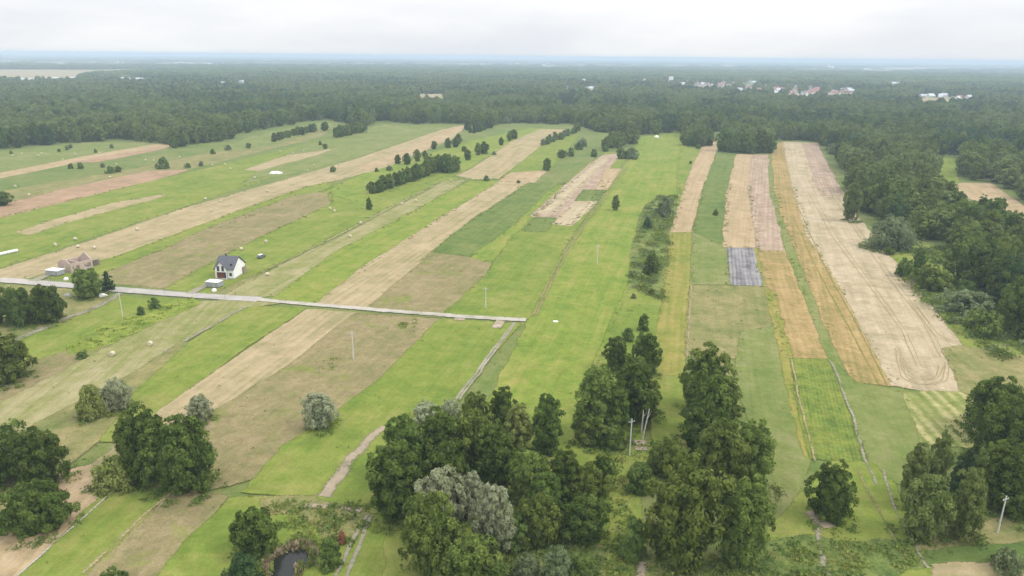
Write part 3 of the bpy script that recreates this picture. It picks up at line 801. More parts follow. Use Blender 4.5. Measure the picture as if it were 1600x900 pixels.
# hand-placed trees: kind, crown box in the photograph, label [, group]
TREES = [
 ('oak', -80, 650, 34, 765, 'taller dark tree in the pair beside the round lone tree'),
 ('oak', 0, 664, 104, 766, 'lower dark tree of the pair, reaching toward the tan mown ground'),
 ('oak', -4, 745, 109, 838, 'dense round dark green tree standing alone on tan mown ground'),
 ('oak', 172, 634, 272, 752, 'left half of the big dark oak pair at the hay strip edge'),
 ('oak', 226, 648, 340, 774, 'right and larger half of the big dark oak pair above the dry grass'),
 ('willow', 287, 616, 334, 662, 'small silver willow just behind the big dark oak pair'),
 ('yellowshrub', 141, 708, 216, 768, 'low yellow green shrub at the left foot of the big oak pair'),
 ('yellowshrub', 116, 600, 168, 656, 'yellow green willow shrub leaning against a silver willow'),
 ('willow', 145, 590, 208, 645, 'silver grey willow growing against a yellow green willow shrub'),
 ('maple', -40, 520, 44, 602, 'olive green tree at the meadow edge below the dirt path'),
 ('alder', 40, 444, 100, 508, 'dark tree on the right end of the roadside clump by the dirt path'),
 ('alder', 2, 448, 56, 512, 'dark tree in the middle of the roadside clump by the dirt path'),
 ('alder', -50, 438, 14, 512, 'dark tree on the outer end of the roadside clump by the dirt path'),
 ('maple', 112, 419, 160, 468, 'bushy green tree at the roadside in front of the unfinished brick house'),
 ('spruce', 157, 423, 177, 455, 'narrow dark tree beside the bushy roadside tree near the brick house'),
 ('willow', 470, 611, 527, 673, 'lone round silver willow on a short trunk in the open meadow'),
 ('alder', 360, 790, 433, 874, 'dark green tree standing beside the small pond'),
 ('spruce', 343, 858, 412, 925, 'feathery green bush just below the tree beside the pond'),
 ('shrub', 150, 885, 206, 925, 'dark shrub on the dry grass strip far from the pond'),
 ('shrub', 496, 840, 535, 890, 'compact green shrub between the pond and the two-rut track'),
 ('alder', 640, 636, 730, 745, 'dark tree at the far corner of the thicket beside the small pale willows'), ('alder', 590, 650, 672, 762, 'dark tree on the thicket rim beside the reddish dirt path'), ('oak', 565, 690, 662, 812, 'broad dark tree where the thicket meets the two-rut track'),
 ('maple', 700, 640, 790, 745, 'lighter green tree inside the thicket behind the large silver willow'), ('alder', 655, 690, 735, 800, 'dark tree directly behind the large silver white willow'), ('alder', 735, 665, 815, 770, 'dark tree between the yellow weeping willow and the silver trio'),
 ('willow', 636, 624, 690, 664, 'pale silver willow tops showing behind the thicket near the track'),
 ('willow', 682, 622, 726, 660, 'small pale willow where the two-rut track meets the thicket'),
 ('ash', 716, 612, 768, 690, 'light green tree on the thicket crest where the wheel ruts end'), ('alder', 756, 606, 812, 690, 'dark tree on the thicket crest against the yellow weeping willow'),
 ('weeping', 782, 626, 836, 715, 'yellow weeping willow in the middle of the thicket'),
 ('alder', 826, 614, 884, 715, 'dark ovate tree at the right of the yellow weeping willow'),
 ('willow', 640, 728, 733, 850, 'large silver white willow in front of the thicket'),
 ('willow', 714, 736, 762, 815, 'narrow silver willow between two larger silver willows'),
 ('willow', 734, 755, 806, 872, 'silver green willow on the right of the willow trio'),
 ('maple', 624, 770, 718, 905, 'mid green tree in front of the silver willows beside the grass verge'),
 ('maple', 680, 826, 792, 935, 'low spreading green tree at the foot of the silver willows'),
 ('maple', 790, 700, 870, 800, 'mid green tree touching the right-hand silver willow'), ('alder', 850, 700, 915, 796, 'dark ovate tree below the yellow weeping willow side of the dense thicket'), ('ash', 800, 768, 878, 858, 'light green tree at the open grass front of the dense thicket'),
 ('maple', 874, 722, 962, 806, 'broad mid green tree on the pole side of the dense thicket'), ('alder', 872, 770, 952, 852, 'dark tree directly behind the grey green bushes of the dense thicket'), ('alder', 816, 736, 890, 820, 'dark tree in the heart of the dense thicket'),
 ('alder', 922, 706, 964, 766, 'small dark tree on the right rim of the dense thicket'),
 ('shrub', 780, 800, 830, 862, 'low green shrub at the foot of the right-hand silver willow'), ('greybush', 796, 862, 850, 914, 'grey green bush at the willow end of the bush line before the dense thicket'),
 ('greybush', 838, 852, 902, 922, 'middle and largest grey green bush before the dense thicket'),
 ('shrub', 886, 862, 938, 914, 'green bush at the pole end of the bush line before the dense thicket'),
 ('alder', 943, 526, 982, 580, 'small dark tree at the head of the pole grove on the meadow side'), ('alder', 984, 520, 1034, 590, 'dark tree at the head of the pole grove on the yellow strip side'), ('ash', 896, 572, 966, 690, 'tall light green tree on the meadow flank of the pole grove'),
 ('alder', 944, 552, 1034, 660, 'broad dark tree in the middle of the pole grove'), ('maple', 980, 584, 1038, 656, 'mid green tree whose crown hangs above the leaning birch trunk'), ('maple', 892, 636, 958, 698, 'bushy mid green tree at the foot of the pole grove on the meadow side'),
 ('shrub', 930, 650, 984, 702, 'low shrub directly behind the concrete pole'), ('alder', 938, 600, 990, 690, 'dark tree behind the low shrub of the pole grove'),
 ('shrub', 996, 490, 1016, 518, 'small dark bush at the lower end of the shrub strip'),
 ('shrub', 968, 510, 996, 534, 'low bush between the shrub strip and the pole grove'),
 ('ash', 1064, 536, 1146, 650, 'tall light green tree at the head of the grove across the grass lane'), ('alder', 1060, 580, 1160, 700, 'broad dark tree in the upper half of the grove across the grass lane'), ('alder', 1066, 625, 1130, 720, 'dark tree on the grass lane side of the second grove'),
 ('maple', 1108, 586, 1160, 690, 'mid green tree on the mown field side of the second grove'), ('maple', 1080, 655, 1172, 790, 'light green tree between the second grove and the biggest yellowish tree'), ('maple', 1128, 652, 1220, 775, 'broad mid green tree bulging towards the vegetable field'),
 ('maple', 1004, 712, 1138, 895, 'biggest yellowish green tree standing before the tall grove'),
 ('ash', 1120, 740, 1214, 892, 'green tree on the right flank of the biggest yellowish tree'),
 ('maple', 1010, 685, 1068, 745, 'small light green tree just right of the concrete pole foot'),
 ('shrub', 966, 806, 1016, 876, 'tangled green shrub left of the biggest yellowish tree'),
 ('shrub', 975, 720, 1022, 770, 'low green shrub below the concrete pole'),
 ('alder', 1264, 717, 1339, 820, 'lone ovate tree standing over bare earth by the vegetable field'),
 ('birch', 1408, 690, 1452, 800, 'slim birch at the left of the right-hand birch clump'),
 ('birch', 1448, 672, 1487, 790, 'tallest brownish birch at the back of the birch clump'),
 ('broadbirch', 1406, 736, 1492, 852, 'broad olive birch in front of the birch clump'),
 ('spruce', 1486, 698, 1534, 780, 'dark spruce behind the birch clump'),
 ('broadbirch', 1482, 728, 1546, 850, 'light green birch next to the leaning pole'),
 ('maple', 1524, 684, 1584, 790, 'green tree between the dark spruce and the right-hand oaks'),
 ('oak', 1504, 586, 1616, 690, 'dark tree at the near end of the pale stubble field'),
 ('oak', 1526, 622, 1640, 745, 'large dark tree behind the birch clump at the wood corner'),
 ('alder', 1556, 690, 1650, 815, 'dark tree directly behind the leaning pole'),
 ('greybush', 1546, 852, 1606, 902, 'grey green bush standing on the straw patch'),
 ('greybush', 1354, 336, 1438, 392, 'grey brown bushy thicket at the curve of the pale stubble field'),
 ('birch', 1318, 286, 1348, 348, 'tall pale birch at the wood edge above the grey brown thicket'),
 ('alder', 1424, 388, 1450, 422, 'small dark tree in the green clearing beside the wood'),
 ('shrub', 1395, 402, 1432, 434, 'low green shrub on the stubble side of the green clearing'),
 ('maple', 1420, 412, 1490, 456, 'rounded green bush below the green clearing'),
 ('shrub', 1492, 436, 1532, 458, 'small shrub between the rounded bush and the dark oaks'),
 ('oak', 1484, 374, 1574, 450, 'large dark rounded tree behind the green clearing'),
 ('oak', 1534, 400, 1622, 480, 'darkest rounded tree deep in the right-hand wood edge'),
 ('oak', 1560, 430, 1660, 530, 'big dark tree leaning over the shrubs at the wood edge'),
 ('greybush', 1464, 448, 1560, 494, 'spreading grey green shrubbery along the pale stubble field'),
 ('maple', 1508, 482, 1568, 528, 'leafy green bush at the lower end of the grey green shrubbery'),
 ('alder', -14, 298, 18, 322, 'dark lone tree on the meadow below the reddish ploughed strip'),
 ('birch', 955, 304, 969, 330, 'lone slim birch in the bright green meadow'),
 ('shrub', 570, 308, 582, 328, 'single small dark tree at the lower end of the long tree row'),
 ('spruce', 1002, 338, 1022, 358, 'dark conical tree in the shrub strip beside the tan field'),
 ('shrub', 1000, 392, 1036, 430, 'dark green bush in the lower half of the shrub strip'),
 ('greybush', 1024, 306, 1056, 340, 'grey shrub at the top of the shrub strip'),
 ('shrub', 1112, 326, 1125, 337, 'tiny dark bush on the green strip between tan fields'),
 ('shrub', 213, 478, 226, 494, 'small bush in the goldenrod below the road'),
 ('shrub', 231, 464, 250, 484, 'dark bush at the goldenrod strip near the road'),
 ('shrub', 117, 548, 138, 562, 'low dark shrub beside yellow goldenrod tufts'),
 ('rust', 526, 828, 542, 852, 'small rust red shrub beside the two-rut track'),
]
KINDS['rust'] = ('dome', 'rust', 4, 2.6, 0.02, dict(nclump=30, clump=0.34), 'bark')
for row in TREES:
    k, x0, y0, x1, y1, lab = row[:6]
    grp = None
    small = k in ('shrub', 'yellowshrub', 'greybush', 'rust')
    tree_box(k, x0, y0, x1, y1, lab, grp, cat='shrub' if small else 'tree', name='shrub' if k == 'rust' else None)

# small trees and bushes dotted over the strips (foot pixel, height in pixels, kind)
DOTS = [(110, 263, 8, 'g'), (125, 263, 10, 'g'), (160, 261, 7, 'g'), (172, 270, 11, 'g'), (184, 268, 9, 'g'), (254, 262, 17, 'g'),
        (293, 262, 8, 'g'), (314, 259, 8, 'g'), (110, 231, 6, 'g'), (149, 238, 6, 'g'), (174, 231, 6, 'g'), (332, 240, 8, 'g'),
        (356, 234, 8, 'g'), (388, 231, 8, 'g'), (520, 268, 9, 'g'), (104, 234, 7, 'g'), (17, 240, 5, 'g'), (92, 237, 5, 'g'),
        (621, 255, 14, 's'), (636, 256, 17, 's'), (652, 251, 18, 's'), (664, 247, 12, 's'), (678, 232, 12, 's'), (700, 230, 15, 's'),
        (716, 224, 16, 's'), (712, 229, 14, 's'), (731, 249, 16, 's'), (747, 241, 18, 's'), (756, 239, 18, 's'), (783, 226, 12, 's'),
        (796, 219, 14, 's'), (803, 216, 14, 's'), (772, 242, 6, 'g'), (725, 236, 8, 'g'), (588, 268, 6, 'g'), (608, 266, 8, 'g'),
        (855, 265, 18, 's'), (853, 266, 10, 'g'), (878, 246, 13, 'g'), (892, 243, 13, 'g'), (905, 233, 12, 'g'), (911, 228, 13, 'g'),
        (928, 244, 12, 'g'), (970, 247, 17, 's'), (978, 247, 12, 's'), (988, 247, 17, 'g'), (946, 236, 10, 'g'), (958, 230, 10, 'g'),
        (1079, 256, 5, 'g'), (1091, 232, 8, 'g'), (760, 282, 8, 'g'), (508, 232, 8, 'g'), (500, 226, 6, 'g'), (810, 286, 5, 'g'),
        (640, 268, 5, 'g'), (1389, 398, 12, 'g'), (1018, 460, 10, 'g'), (990, 466, 8, 'g')]
def dot_label(x, y, k):
    if k == 's':
        z = 'on the green strip behind the long tree row' if x < 770 else 'near the far pink ploughed strip'
        return 'small upright tree standing ' + z, 'upright trees ' + z
    z = ('near the tan dirt track before the left-hand wood' if y < 245 and x < 400 else 'near the reddish ploughed strip' if x < 400 else
         'on the meadow around the far straw strips' if x < 840 else 'near the far pink ploughed strip' if x < 980 else 'near the shrub strip and the pale stubble field')
    return 'small round bush standing ' + z, 'round bushes ' + z
for x, y, h, k in DOTS:
    kk = random.choice(('alder', 'ash')) if k == 's' else random.choice(('shrub', 'maple', 'greybush'))
    w_ = h * (random.uniform(0.36, 0.5) if k == 's' else random.uniform(0.55, 0.8))
    tree_box(kk, x - w_, y - h, x + w_, y + h * 0.1,
             *dot_label(x, y, k), lod=1, cat='tree' if k == 's' else 'shrub',
             name='pointed_tree' if k == 's' else 'meadow_bush')
# rows of trees: centre line of the feet in pixels, number, height px, kinds, label
ROWS = [('578,304 620,292 660,278 672,274', 15, 23, ('ash', 'alder'), 'dark tree in the long tree row at the end of the hay strips', 'long tree row'),
        ('664,276 680,268 705,272 716,268', 9, 27, ('oak', 'maple', 'maple'), 'rounded tree in the clump at the upper end of the long tree row', 'clump of the long tree row'),
        ('424,223 450,215 495,206', 11, 13, ('maple', 'alder'), 'tree in the short row on the meadow before the left wood', 'short tree row'),
        ('505,205 511,203', 2, 15, ('oak',), 'round dark tree at the end of the short tree row', None),
        ('524,216 545,211 571,206', 9, 18, ('alder', 'ash'), 'tree in the square-ended row on the green meadow', 'square-ended tree row'),
        ('268,232 300,226 365,217', 14, 22, ('birch', 'ash', 'alder'), 'tree in the tongue of wood beside the tan track', 'tongue of wood'),
        ('1069,228 1090,229 1109,228', 9, 26, ('alder', 'ash'), 'tree in the block of wood above the bright green meadow', 'small block of wood'),
        ('1130,237 1165,240 1203,240', 13, 34, ('alder', 'alder', 'birch'), 'tree in the block of wood at the head of the tan strips', 'wood at the strip heads'),
        ('847,228 880,216 905,204', 12, 12, ('greybush', 'shrub'), 'bush in the slanting hedge above the straw fields', 'slanting hedge'),
        ('944,236 960,232 985,226 996,224', 14, 24, ('birch', 'birch', 'ash'), 'airy birch in the sparse stand by the green meadow top', 'sparse birch stand'),
        ('726,200 738,210 752,204 770,200', 10, 16, ('alder', 'spruce'), 'tree in the wood spur at the head of the tan hay field', 'wood spur')]
for s, n, hp, ks, lab, grp in ROWS:
    c = pts(s)
    seg = np.cumsum([0] + [math.hypot(c[i + 1][0] - c[i][0], c[i + 1][1] - c[i][1]) for i in range(len(c) - 1)])
    for i in range(n):
        t = seg[-1] * (i + 0.5) / n
        x = np.interp(t, seg, [q[0] for q in c]) + random.uniform(-2, 2)
        y = np.interp(t, seg, [q[1] for q in c]) + random.uniform(-1.2, 0.8)
        k = random.choice(ks); h = hp * random.uniform(0.8, 1.15)
        w_ = h * (0.26 if k in ('birch', 'spruce') else 0.42)
        tree_box(k, x - w_, y - h, x + w_, y, lab, grp or 'pair of round trees', lod=1, cat='shrub' if k in ('shrub', 'greybush') else 'tree',
                 name='hedge_bush' if k in ('shrub', 'greybush') else None)

# ------------------------------------------------------------------ woods
front = '-420,266 -100,244 0,234 60,229 130,223 185,217 230,222 262,227 280,226 365,212 400,205 450,196 480,190 522,186 528,192 570,198 600,188 640,194 726,193 745,200 800,192 850,194 895,194 930,206 1000,212 1066,205 1070,222 1100,224 1104,206 1132,206 1138,230 1196,234 1206,221 1230,219 1275,221 1298,235 1316,262 1330,300 1356,338 1385,360 1440,372 1490,394 1540,440 1580,500 1640,540 1800,600'
FRONT = [tuple(G(*p))[:2] for p in pts(front)]
WOOD = FRONT + [(FRONT[-1][0] + 400, FRONT[-1][1]), (8000, 5600), (-8000, 5600), (FRONT[0][0] - 600, FRONT[0][1])]
# far houses are planned first: the woods leave room in front of them
PLAN = []
def village(poly, n, weights, where, big=1.0):
    wp = [tuple(p) for p in pts(poly)]
    q = np.array(wp); lo, hi = q.min(0), q.max(0)
    c = 0
    while c < n:
        x_, y_ = random.uniform(lo[0], hi[0]), random.uniform(lo[1], hi[1])
        if bool(inside(wp, np.array([x_]), np.array([y_]))[0]):
            PLAN.append((x_, y_, random.choices(list(weights), list(weights.values()))[0], where, big)); c += 1
village('1060,128 1130,126 1220,134 1330,140 1332,149 1240,150 1150,142 1060,135', 64, {'red': 5, 'brown': 2, 'grey': 2, 'light': 3}, 'the village beyond the right-hand wood')
village('900,120 1050,122 1050,130 900,128', 10, {'red': 1, 'grey': 2, 'light': 3}, 'the hamlet left of the far white tower')
village('1350,128 1430,130 1425,136 1350,134', 9, {'light': 4, 'grey': 2}, 'the farmyard right of the far village')
village('1440,151 1495,152 1530,155 1528,158 1440,156', 8, {'red': 2, 'light': 3}, 'the hamlet by the far pale field')
village('340,129 396,130 396,133 340,133', 4, {'light': 2, 'grey': 1}, 'the clearing in the left-hand wood')
village('852,138 930,139 930,142 900,142', 4, {'light': 2, 'grey': 1}, 'the clearing in the middle wood')
village('150,98 480,98 600,100 980,99 970,105 620,105 480,108 160,104', 40, {'light': 4, 'grey': 2, 'red': 2}, 'the villages near the horizon', 1.6)
village('1100,104 1400,106 1400,110 1100,108', 12, {'light': 4, 'red': 1}, 'the farms near the right horizon', 1.5)
SHEDS = [(40, 126, 45), (80, 124, 50), (112, 124, 35), (160, 122.5, 50), (200, 124, 55), (225, 125, 45), (1448, 152, 30), (1398, 131, 45), (1172, 127, 40)]
ROOM = [(c_, h_, 13.0 * c_.length / CAM_H) for c_, h_ in [(G(p[0], p[1]), 10.0) for p in PLAN if p[1] > 110] + [(G(p[0], p[1]), 26.0) for p in SHEDS] + [(G(1048, 130), 14.0)]]
def leave_room(X, Y):
    """drop most trees standing on a far building or in its forecourt"""
    k = np.ones(len(X), bool)
    for c, half_w, depth in ROOM:
        d = Vector((c.x, c.y)).normalized()
        u = (X - c.x) * d.y - (Y - c.y) * d.x
        v = (X - c.x) * d.x + (Y - c.y) * d.y
        k &= ~((np.abs(u) < half_w) & (v > -depth) & (v < 12) & ((rng.random(len(X)) < 0.96) | (np.abs(v) < 14)))
    return X[k], Y[k]
CLEAR = ['1484,284 1550,282 1600,318 1760,420 1740,500 1600,388 1548,366 1490,335', '1454,243 1500,243 1500,318 1470,312',
         '-60,108 145,109 330,109 300,112 150,118 120,127 -60,129',
         '652,147 696,147 696,168 655,168', '1430,152 1500,151 1500,168 1436,170', '1490,176 1530,178 1530,192 1490,190', '876,165 900,165 900,178 876,178']
CLEAR = [[tuple(G(*p))[:2] for p in pts(s)] for s in CLEAR]
def vnoise(x, y, s, seed):
    r = np.random.default_rng(seed)
    out = np.zeros_like(x)
    for k in range(6):
        a = r.random() * 6.283; f = (1.0 + 0.9 * k) / s
        out += np.sin((x * math.cos(a) + y * math.sin(a)) * f * 6.283 + r.random() * 6.283) / (1 + 0.5 * k)
    return out / 2.2
def scatter(spacing, dmin, dmax, poly, half=0.76, jitter=0.75):
    xs = np.arange(-dmax * 0.85, dmax * 0.85, spacing); ys = np.arange(60, dmax, spacing)
    X, Y = np.meshgrid(xs, ys)
    X = X.ravel() + rng.uniform(-jitter, jitter, X.size) * spacing / 2 * 1.6
    Y = Y.ravel() + rng.uniform(-jitter, jitter, Y.size) * spacing / 2 * 1.6
    D = np.hypot(X, Y)
    k = (D > dmin) & (D < dmax) & (np.abs(np.arctan2(X, Y)) < half)
    X, Y = X[k], Y[k]
    if poly is not None:
        k = inside(poly, X, Y); X, Y = X[k], Y[k]
    for c in CLEAR:
        k = ~inside(c, X, Y); X, Y = X[k], Y[k]
    return leave_room(X, Y)

def instancer(name, X, Y, Z, rot, scl, idx, protos, kind='stuff', label=None):
    """geometry-node scatter for masses nobody could count"""
    coll = bpy.data.collections.new(name + ' sources')
    for i, me_ in enumerate(protos):
        ob = bpy.data.objects.new(f'source_{i:02d}', me_)
        coll.objects.link(ob)
    n = len(X)
    me = bpy.data.meshes.new(name)
    me.vertices.add(n)
    me.vertices.foreach_set('co', np.stack([X, Y, Z], 1).astype(np.float32).ravel())
    a = me.attributes.new('rot', 'FLOAT_VECTOR', 'POINT'); rv = np.zeros((n, 3), np.float32); rv[:, 2] = rot
    a.data.foreach_set('vector', rv.ravel())
    a = me.attributes.new('scl', 'FLOAT_VECTOR', 'POINT'); a.data.foreach_set('vector', np.asarray(scl, np.float32).ravel())
    a = me.attributes.new('idx', 'INT', 'POINT'); a.data.foreach_set('value', np.asarray(idx, np.int32))
    o = link(name, me)
    ng = bpy.data.node_groups.new(name, 'GeometryNodeTree')
    ng.interface.new_socket('Geometry', in_out='INPUT', socket_type='NodeSocketGeometry')
    ng.interface.new_socket('Geometry', in_out='OUTPUT', socket_type='NodeSocketGeometry')
    gi, go = ng.nodes.new('NodeGroupInput'), ng.nodes.new('NodeGroupOutput')
    ci = ng.nodes.new('GeometryNodeCollectionInfo')
    ci.inputs['Collection'].default_value = coll
    ci.inputs['Separate Children'].default_value = True; ci.inputs['Reset Children'].default_value = True
    ip = ng.nodes.new('GeometryNodeInstanceOnPoints'); ip.inputs['Pick Instance'].default_value = True
    mp_ = ng.nodes.new('GeometryNodeMeshToPoints')
    def na(nm, ty):
        q = ng.nodes.new('GeometryNodeInputNamedAttribute'); q.data_type = ty; q.inputs['Name'].default_value = nm
        return q.outputs['Attribute']
    er = ng.nodes.new('FunctionNodeEulerToRotation')
    ng.links.new(na('rot', 'FLOAT_VECTOR'), er.inputs[0])
    ng.links.new(gi.outputs[0], mp_.inputs[0]); ng.links.new(mp_.outputs[0], ip.inputs['Points'])
    ng.links.new(ci.outputs[0], ip.inputs['Instance'])
    ng.links.new(na('idx', 'INT'), ip.inputs['Instance Index'])
    ng.links.new(er.outputs[0], ip.inputs['Rotation'])
    ng.links.new(na('scl', 'FLOAT_VECTOR'), ip.inputs['Scale'])
    ng.links.new(ip.outputs[0], go.inputs[0])
    md = o.modifiers.new('scatter', 'NODES'); md.node_group = ng
    o['kind'] = kind
    if label:
        o['label'] = label
    return o

WKINDS = ['alder', 'canopy', 'maple', 'palecanopy', 'darkcanopy', 'birch', 'greybush']
def wood_kind(X, Y):
    a = 1.0 * vnoise(X, Y, 520.0, 3) + 0.8 * vnoise(X, Y, 140.0, 4) + 0.30 * rng.normal(size=len(X))
    k = np.select([a < -0.75, a < -0.25, a < 0.20, a < 0.55], [4, 0, 1, 2], 3)
    k = np.where(rng.random(len(X)) < 0.05, 5, np.where(rng.random(len(X)) < 0.05, 6, k))
    return k
WH = np.array([17.0, 15.5, 15.0, 17.0, 16.5, 19.0, 10.0])
WR = np.array([6.4, 7.6, 7.0, 6.8, 8.0, 4.6, 6.4])

# near woods: the largest become single trees, the rest one mass
X, Y = scatter(10.2, 60, 1500, WOOD)
K = wood_kind(X, Y)
hh = WH[K] * rng.uniform(0.74, 1.16, len(X)) * (1 + 0.12 * vnoise(X, Y, 160.0, 9))
rad = WR[K] * rng.uniform(0.62, 1.25, len(X))
D = np.hypot(X, Y)
vis = np.array([-60 < P((x, y, h * 0.8))[0] < 1660 for x, y, h in zip(X, Y, hh)])
order = np.argsort(-(hh / D) * vis)
n_single = max(0, 318 - N_TREE['n'])
single = order[:n_single]
for i in single:
    k = WKINDS[K[i]]
    lab = {'birch': 'slender birch in the wood along the pale stubble field', 'palecanopy': 'pale yellowish tree in the wood along the pale stubble field',
           'greybush': 'low grey green bush in the wood along the pale stubble field',
           'darkcanopy': 'dark broad-crowned tree in the wood along the pale stubble field', 'alder': 'dark tree in the wood along the pale stubble field'}.get(
               k, 'mid green leafy tree in the wood along the pale stubble field')
    place_tree(k, Vector((X[i], Y[i], 0)), hh[i], rad[i], lab, 'right-hand wood: ' + lab.split(' in the wood')[0])
rest = np.ones(len(X), bool); rest[single] = False
X, Y, K, hh, rad = X[rest], Y[rest], K[rest], hh[rest], rad[rest]
prot, H0, R0 = [], [], []
for k in WKINDS:
    for v in range(2):
        me_, tm_, H_, R_ = proto(k, 1, v); prot.append(me_); H0.append(H_); R0.append(R_)
H0, R0 = np.array(H0), np.array(R0)
pi = K * 2 + rng.integers(0, 2, len(K))
instancer('woodland', X, Y, np.zeros(len(X)), rng.uniform(0, 6.28, len(X)),
          np.stack([rad / R0[pi], rad / R0[pi], hh / H0[pi]], 1), pi, prot)

# distant woods
X, Y = scatter(12.6, 1500, 2700, WOOD)
K = wood_kind(X, Y)
hh = WH[K] * rng.uniform(0.74, 1.16, len(X)) * (1 + 0.15 * vnoise(X, Y, 260.0, 9)); rad = WR[K] * rng.uniform(0.85, 1.4, len(X))
prot2, H2, R2 = [], [], []
for k in WKINDS:
    for v in range(2):
        me_, tm_, H_, R_ = proto(k, 2, v); prot2.append(me_); H2.append(H_); R2.append(R_)
H2, R2 = np.array(H2), np.array(R2)
pi = K * 2 + rng.integers(0, 2, len(K))
instancer('distant_woodland', X, Y, np.zeros(len(X)), rng.uniform(0, 6.28, len(X)),
          np.stack([rad / R2[pi], rad / R2[pi], hh / H2[pi]], 1), pi, prot2)

def patch_mesh(name, seed, mat, size=34.0, n=20, leaves=44):
    """a piece of canopy: many crowns in one mesh, for the far woods"""
    r = np.random.default_rng(seed)
    Vs, Ts = [], []
    for i in range(n):
        c = r.uniform(-size / 2, size / 2, 2); h = r.uniform(9, 17); rr = r.uniform(5.0, 9.0)
        d = r.normal(size=(leaves, 3)); d[:, 2] = np.abs(d[:, 2]) * 1.2 - 0.35; d /= np.linalg.norm(d, axis=1)[:, None]
        p = np.array([c[0], c[1], h * 0.62]) + d * np.array([rr, rr, h * 0.40])
        nr = d + 0.4 * r.normal(size=(leaves, 3)); nr /= np.linalg.norm(nr, axis=1)[:, None]
        a = np.cross(nr, r.normal(size=(leaves, 3))); a /= np.linalg.norm(a, axis=1)[:, None]; bb = np.cross(nr, a)
        s = r.uniform(1.1, 2.1, leaves)[:, None]
        Vs.append(np.stack([p - a * s, p + bb * s * 0.8, p + a * s, p - bb * s * 0.8], 1).reshape(-1, 3))
        Ts.append(np.full(leaves * 4, np.clip(0.42 + 0.2 * r.normal(), 0, 1)))
    V = np.concatenate(Vs)
    return mesh_from(name, V, np.arange(len(V)).reshape(-1, 4), [mat], attr=np.concatenate(Ts))
pk = [patch_mesh('canopy', 40 + i, LM[m_]) for i, m_ in enumerate(('dark', 'mid', 'mid', 'birch', 'dark', 'pine'))]
X, Y = scatter(24.0, 2700, 5200, WOOD)
a = vnoise(X, Y, 700.0, 21)
keep = a < np.interp(np.hypot(X, Y), [2700, 3400, 4200, 5200], [1.2, 0.6, 0.1, -0.25])
X, Y, a = X[keep], Y[keep], a[keep]
pi = np.clip(((a + 1) * 2.4 + rng.normal(size=len(X)) * 0.9).astype(int), 0, 5)
instancer('far_woodland', X, Y, np.full(len(X), -0.5), rng.uniform(0, 6.28, len(X)),
          np.stack([rng.uniform(0.9, 1.2, len(X)), rng.uniform(0.9, 1.2, len(X)), rng.uniform(0.8, 1.25, len(X))], 1), pi, pk)
X, Y = scatter(75.0, 5200, 24000, None, jitter=0.9)
a = vnoise(X / 2.6, Y, 900.0, 33) + 0.6 * vnoise(X / 3.5, Y, 2600.0, 35) + 0.25 * rng.normal(size=len(X))
keep = a > 0.5
X, Y = X[keep], Y[keep]
n = len(X)
instancer('horizon_woodland', X, Y, np.full(n, -0.5), rng.uniform(0, 6.28, n),
          np.stack([rng.uniform(2.2, 3.0, n), rng.uniform(2.2, 3.0, n), rng.uniform(0.8, 1.3, n)], 1), rng.integers(0, 6, n), pk)

# ------------------------------------------------------------------ weeds, tufts, shrub cover
def tuft_mesh(name, seed, mat, n=26, w=0.55, h=0.5, leaf=0.22, upright=0.6):
    r = np.random.default_rng(seed)
    p = np.stack([r.normal(size=n) * w * 0.5, r.normal(size=n) * w * 0.5, r.random(n) ** 0.7 * h], 1)
    p[:, 2] *= np.clip(1.25 - np.hypot(p[:, 0], p[:, 1]) / (w * 1.3), 0.15, 1)
    a = r.normal(size=(n, 3)) * (1 - upright) + np.array([0, 0, upright]); a /= np.linalg.norm(a, axis=1)[:, None]
    bb = np.cross(a, r.normal(size=(n, 3))); bb /= np.linalg.norm(bb, axis=1)[:, None]
    s = leaf * r.uniform(0.7, 1.4, n)[:, None]
    V = np.stack([p - a * s, p + bb * s * 0.5, p + a * s, p - bb * s * 0.5], 1).reshape(-1, 3)
    return mesh_from(name, V, np.arange(n * 4).reshape(-1, 4), [mat], attr=np.repeat(np.clip(0.45 + 0.22 * r.normal(size=n), 0, 1), 4))
def cover(name, polys, density, mats, size=(0.7, 1.4), w=0.55, h=0.5, leaf=0.22, upright=0.6, n=26, clumpy=0.0):
    XS, YS = [], []
    for s in polys:
        wp = [tuple(G(*p))[:2] for p in pts(s)]
        q = np.array(wp); lo, hi = q.min(0), q.max(0)
        k = int(np.prod(hi - lo) * density)
        x, y = rng.uniform(lo[0], hi[0], k), rng.uniform(lo[1], hi[1], k)
        m_ = inside(wp, x, y)
        if clumpy:
            m_ &= vnoise(x, y, 9.0, 51) + 0.5 * rng.normal(size=k) > clumpy - 0.5
        XS.append(x[m_]); YS.append(y[m_])
    X, Y = np.concatenate(XS), np.concatenate(YS)
    k = len(X)
    pr = [tuft_mesh(name, 200 + i, LM[m_], n, w, h, leaf, upright) for i, m_ in enumerate(mats)]
    s = rng.uniform(size[0], size[1], k)
    return instancer(name, X, Y, np.full(k, 0.02), rng.uniform(0, 6.28, k), np.stack([s, s, s * rng.uniform(0.7, 1.2, k)], 1),
                     rng.integers(0, len(pr), k), pr)
cover('rough_weeds', ['760,872 860,852 960,862 1010,880 1180,882 1200,930 700,930', '1120,882 1240,846 1420,850 1460,880 1300,915 1120,920',
                      '900,694 1060,694 1030,740 985,740 985,890 950,900 958,740', '420,785 590,790 560,850 470,860 430,830'],
      0.9, ['weed', 'weed', 'shrub', 'lime'], (0.7, 1.7), w=0.9, h=0.6, leaf=0.24, upright=0.25, clumpy=0.35)
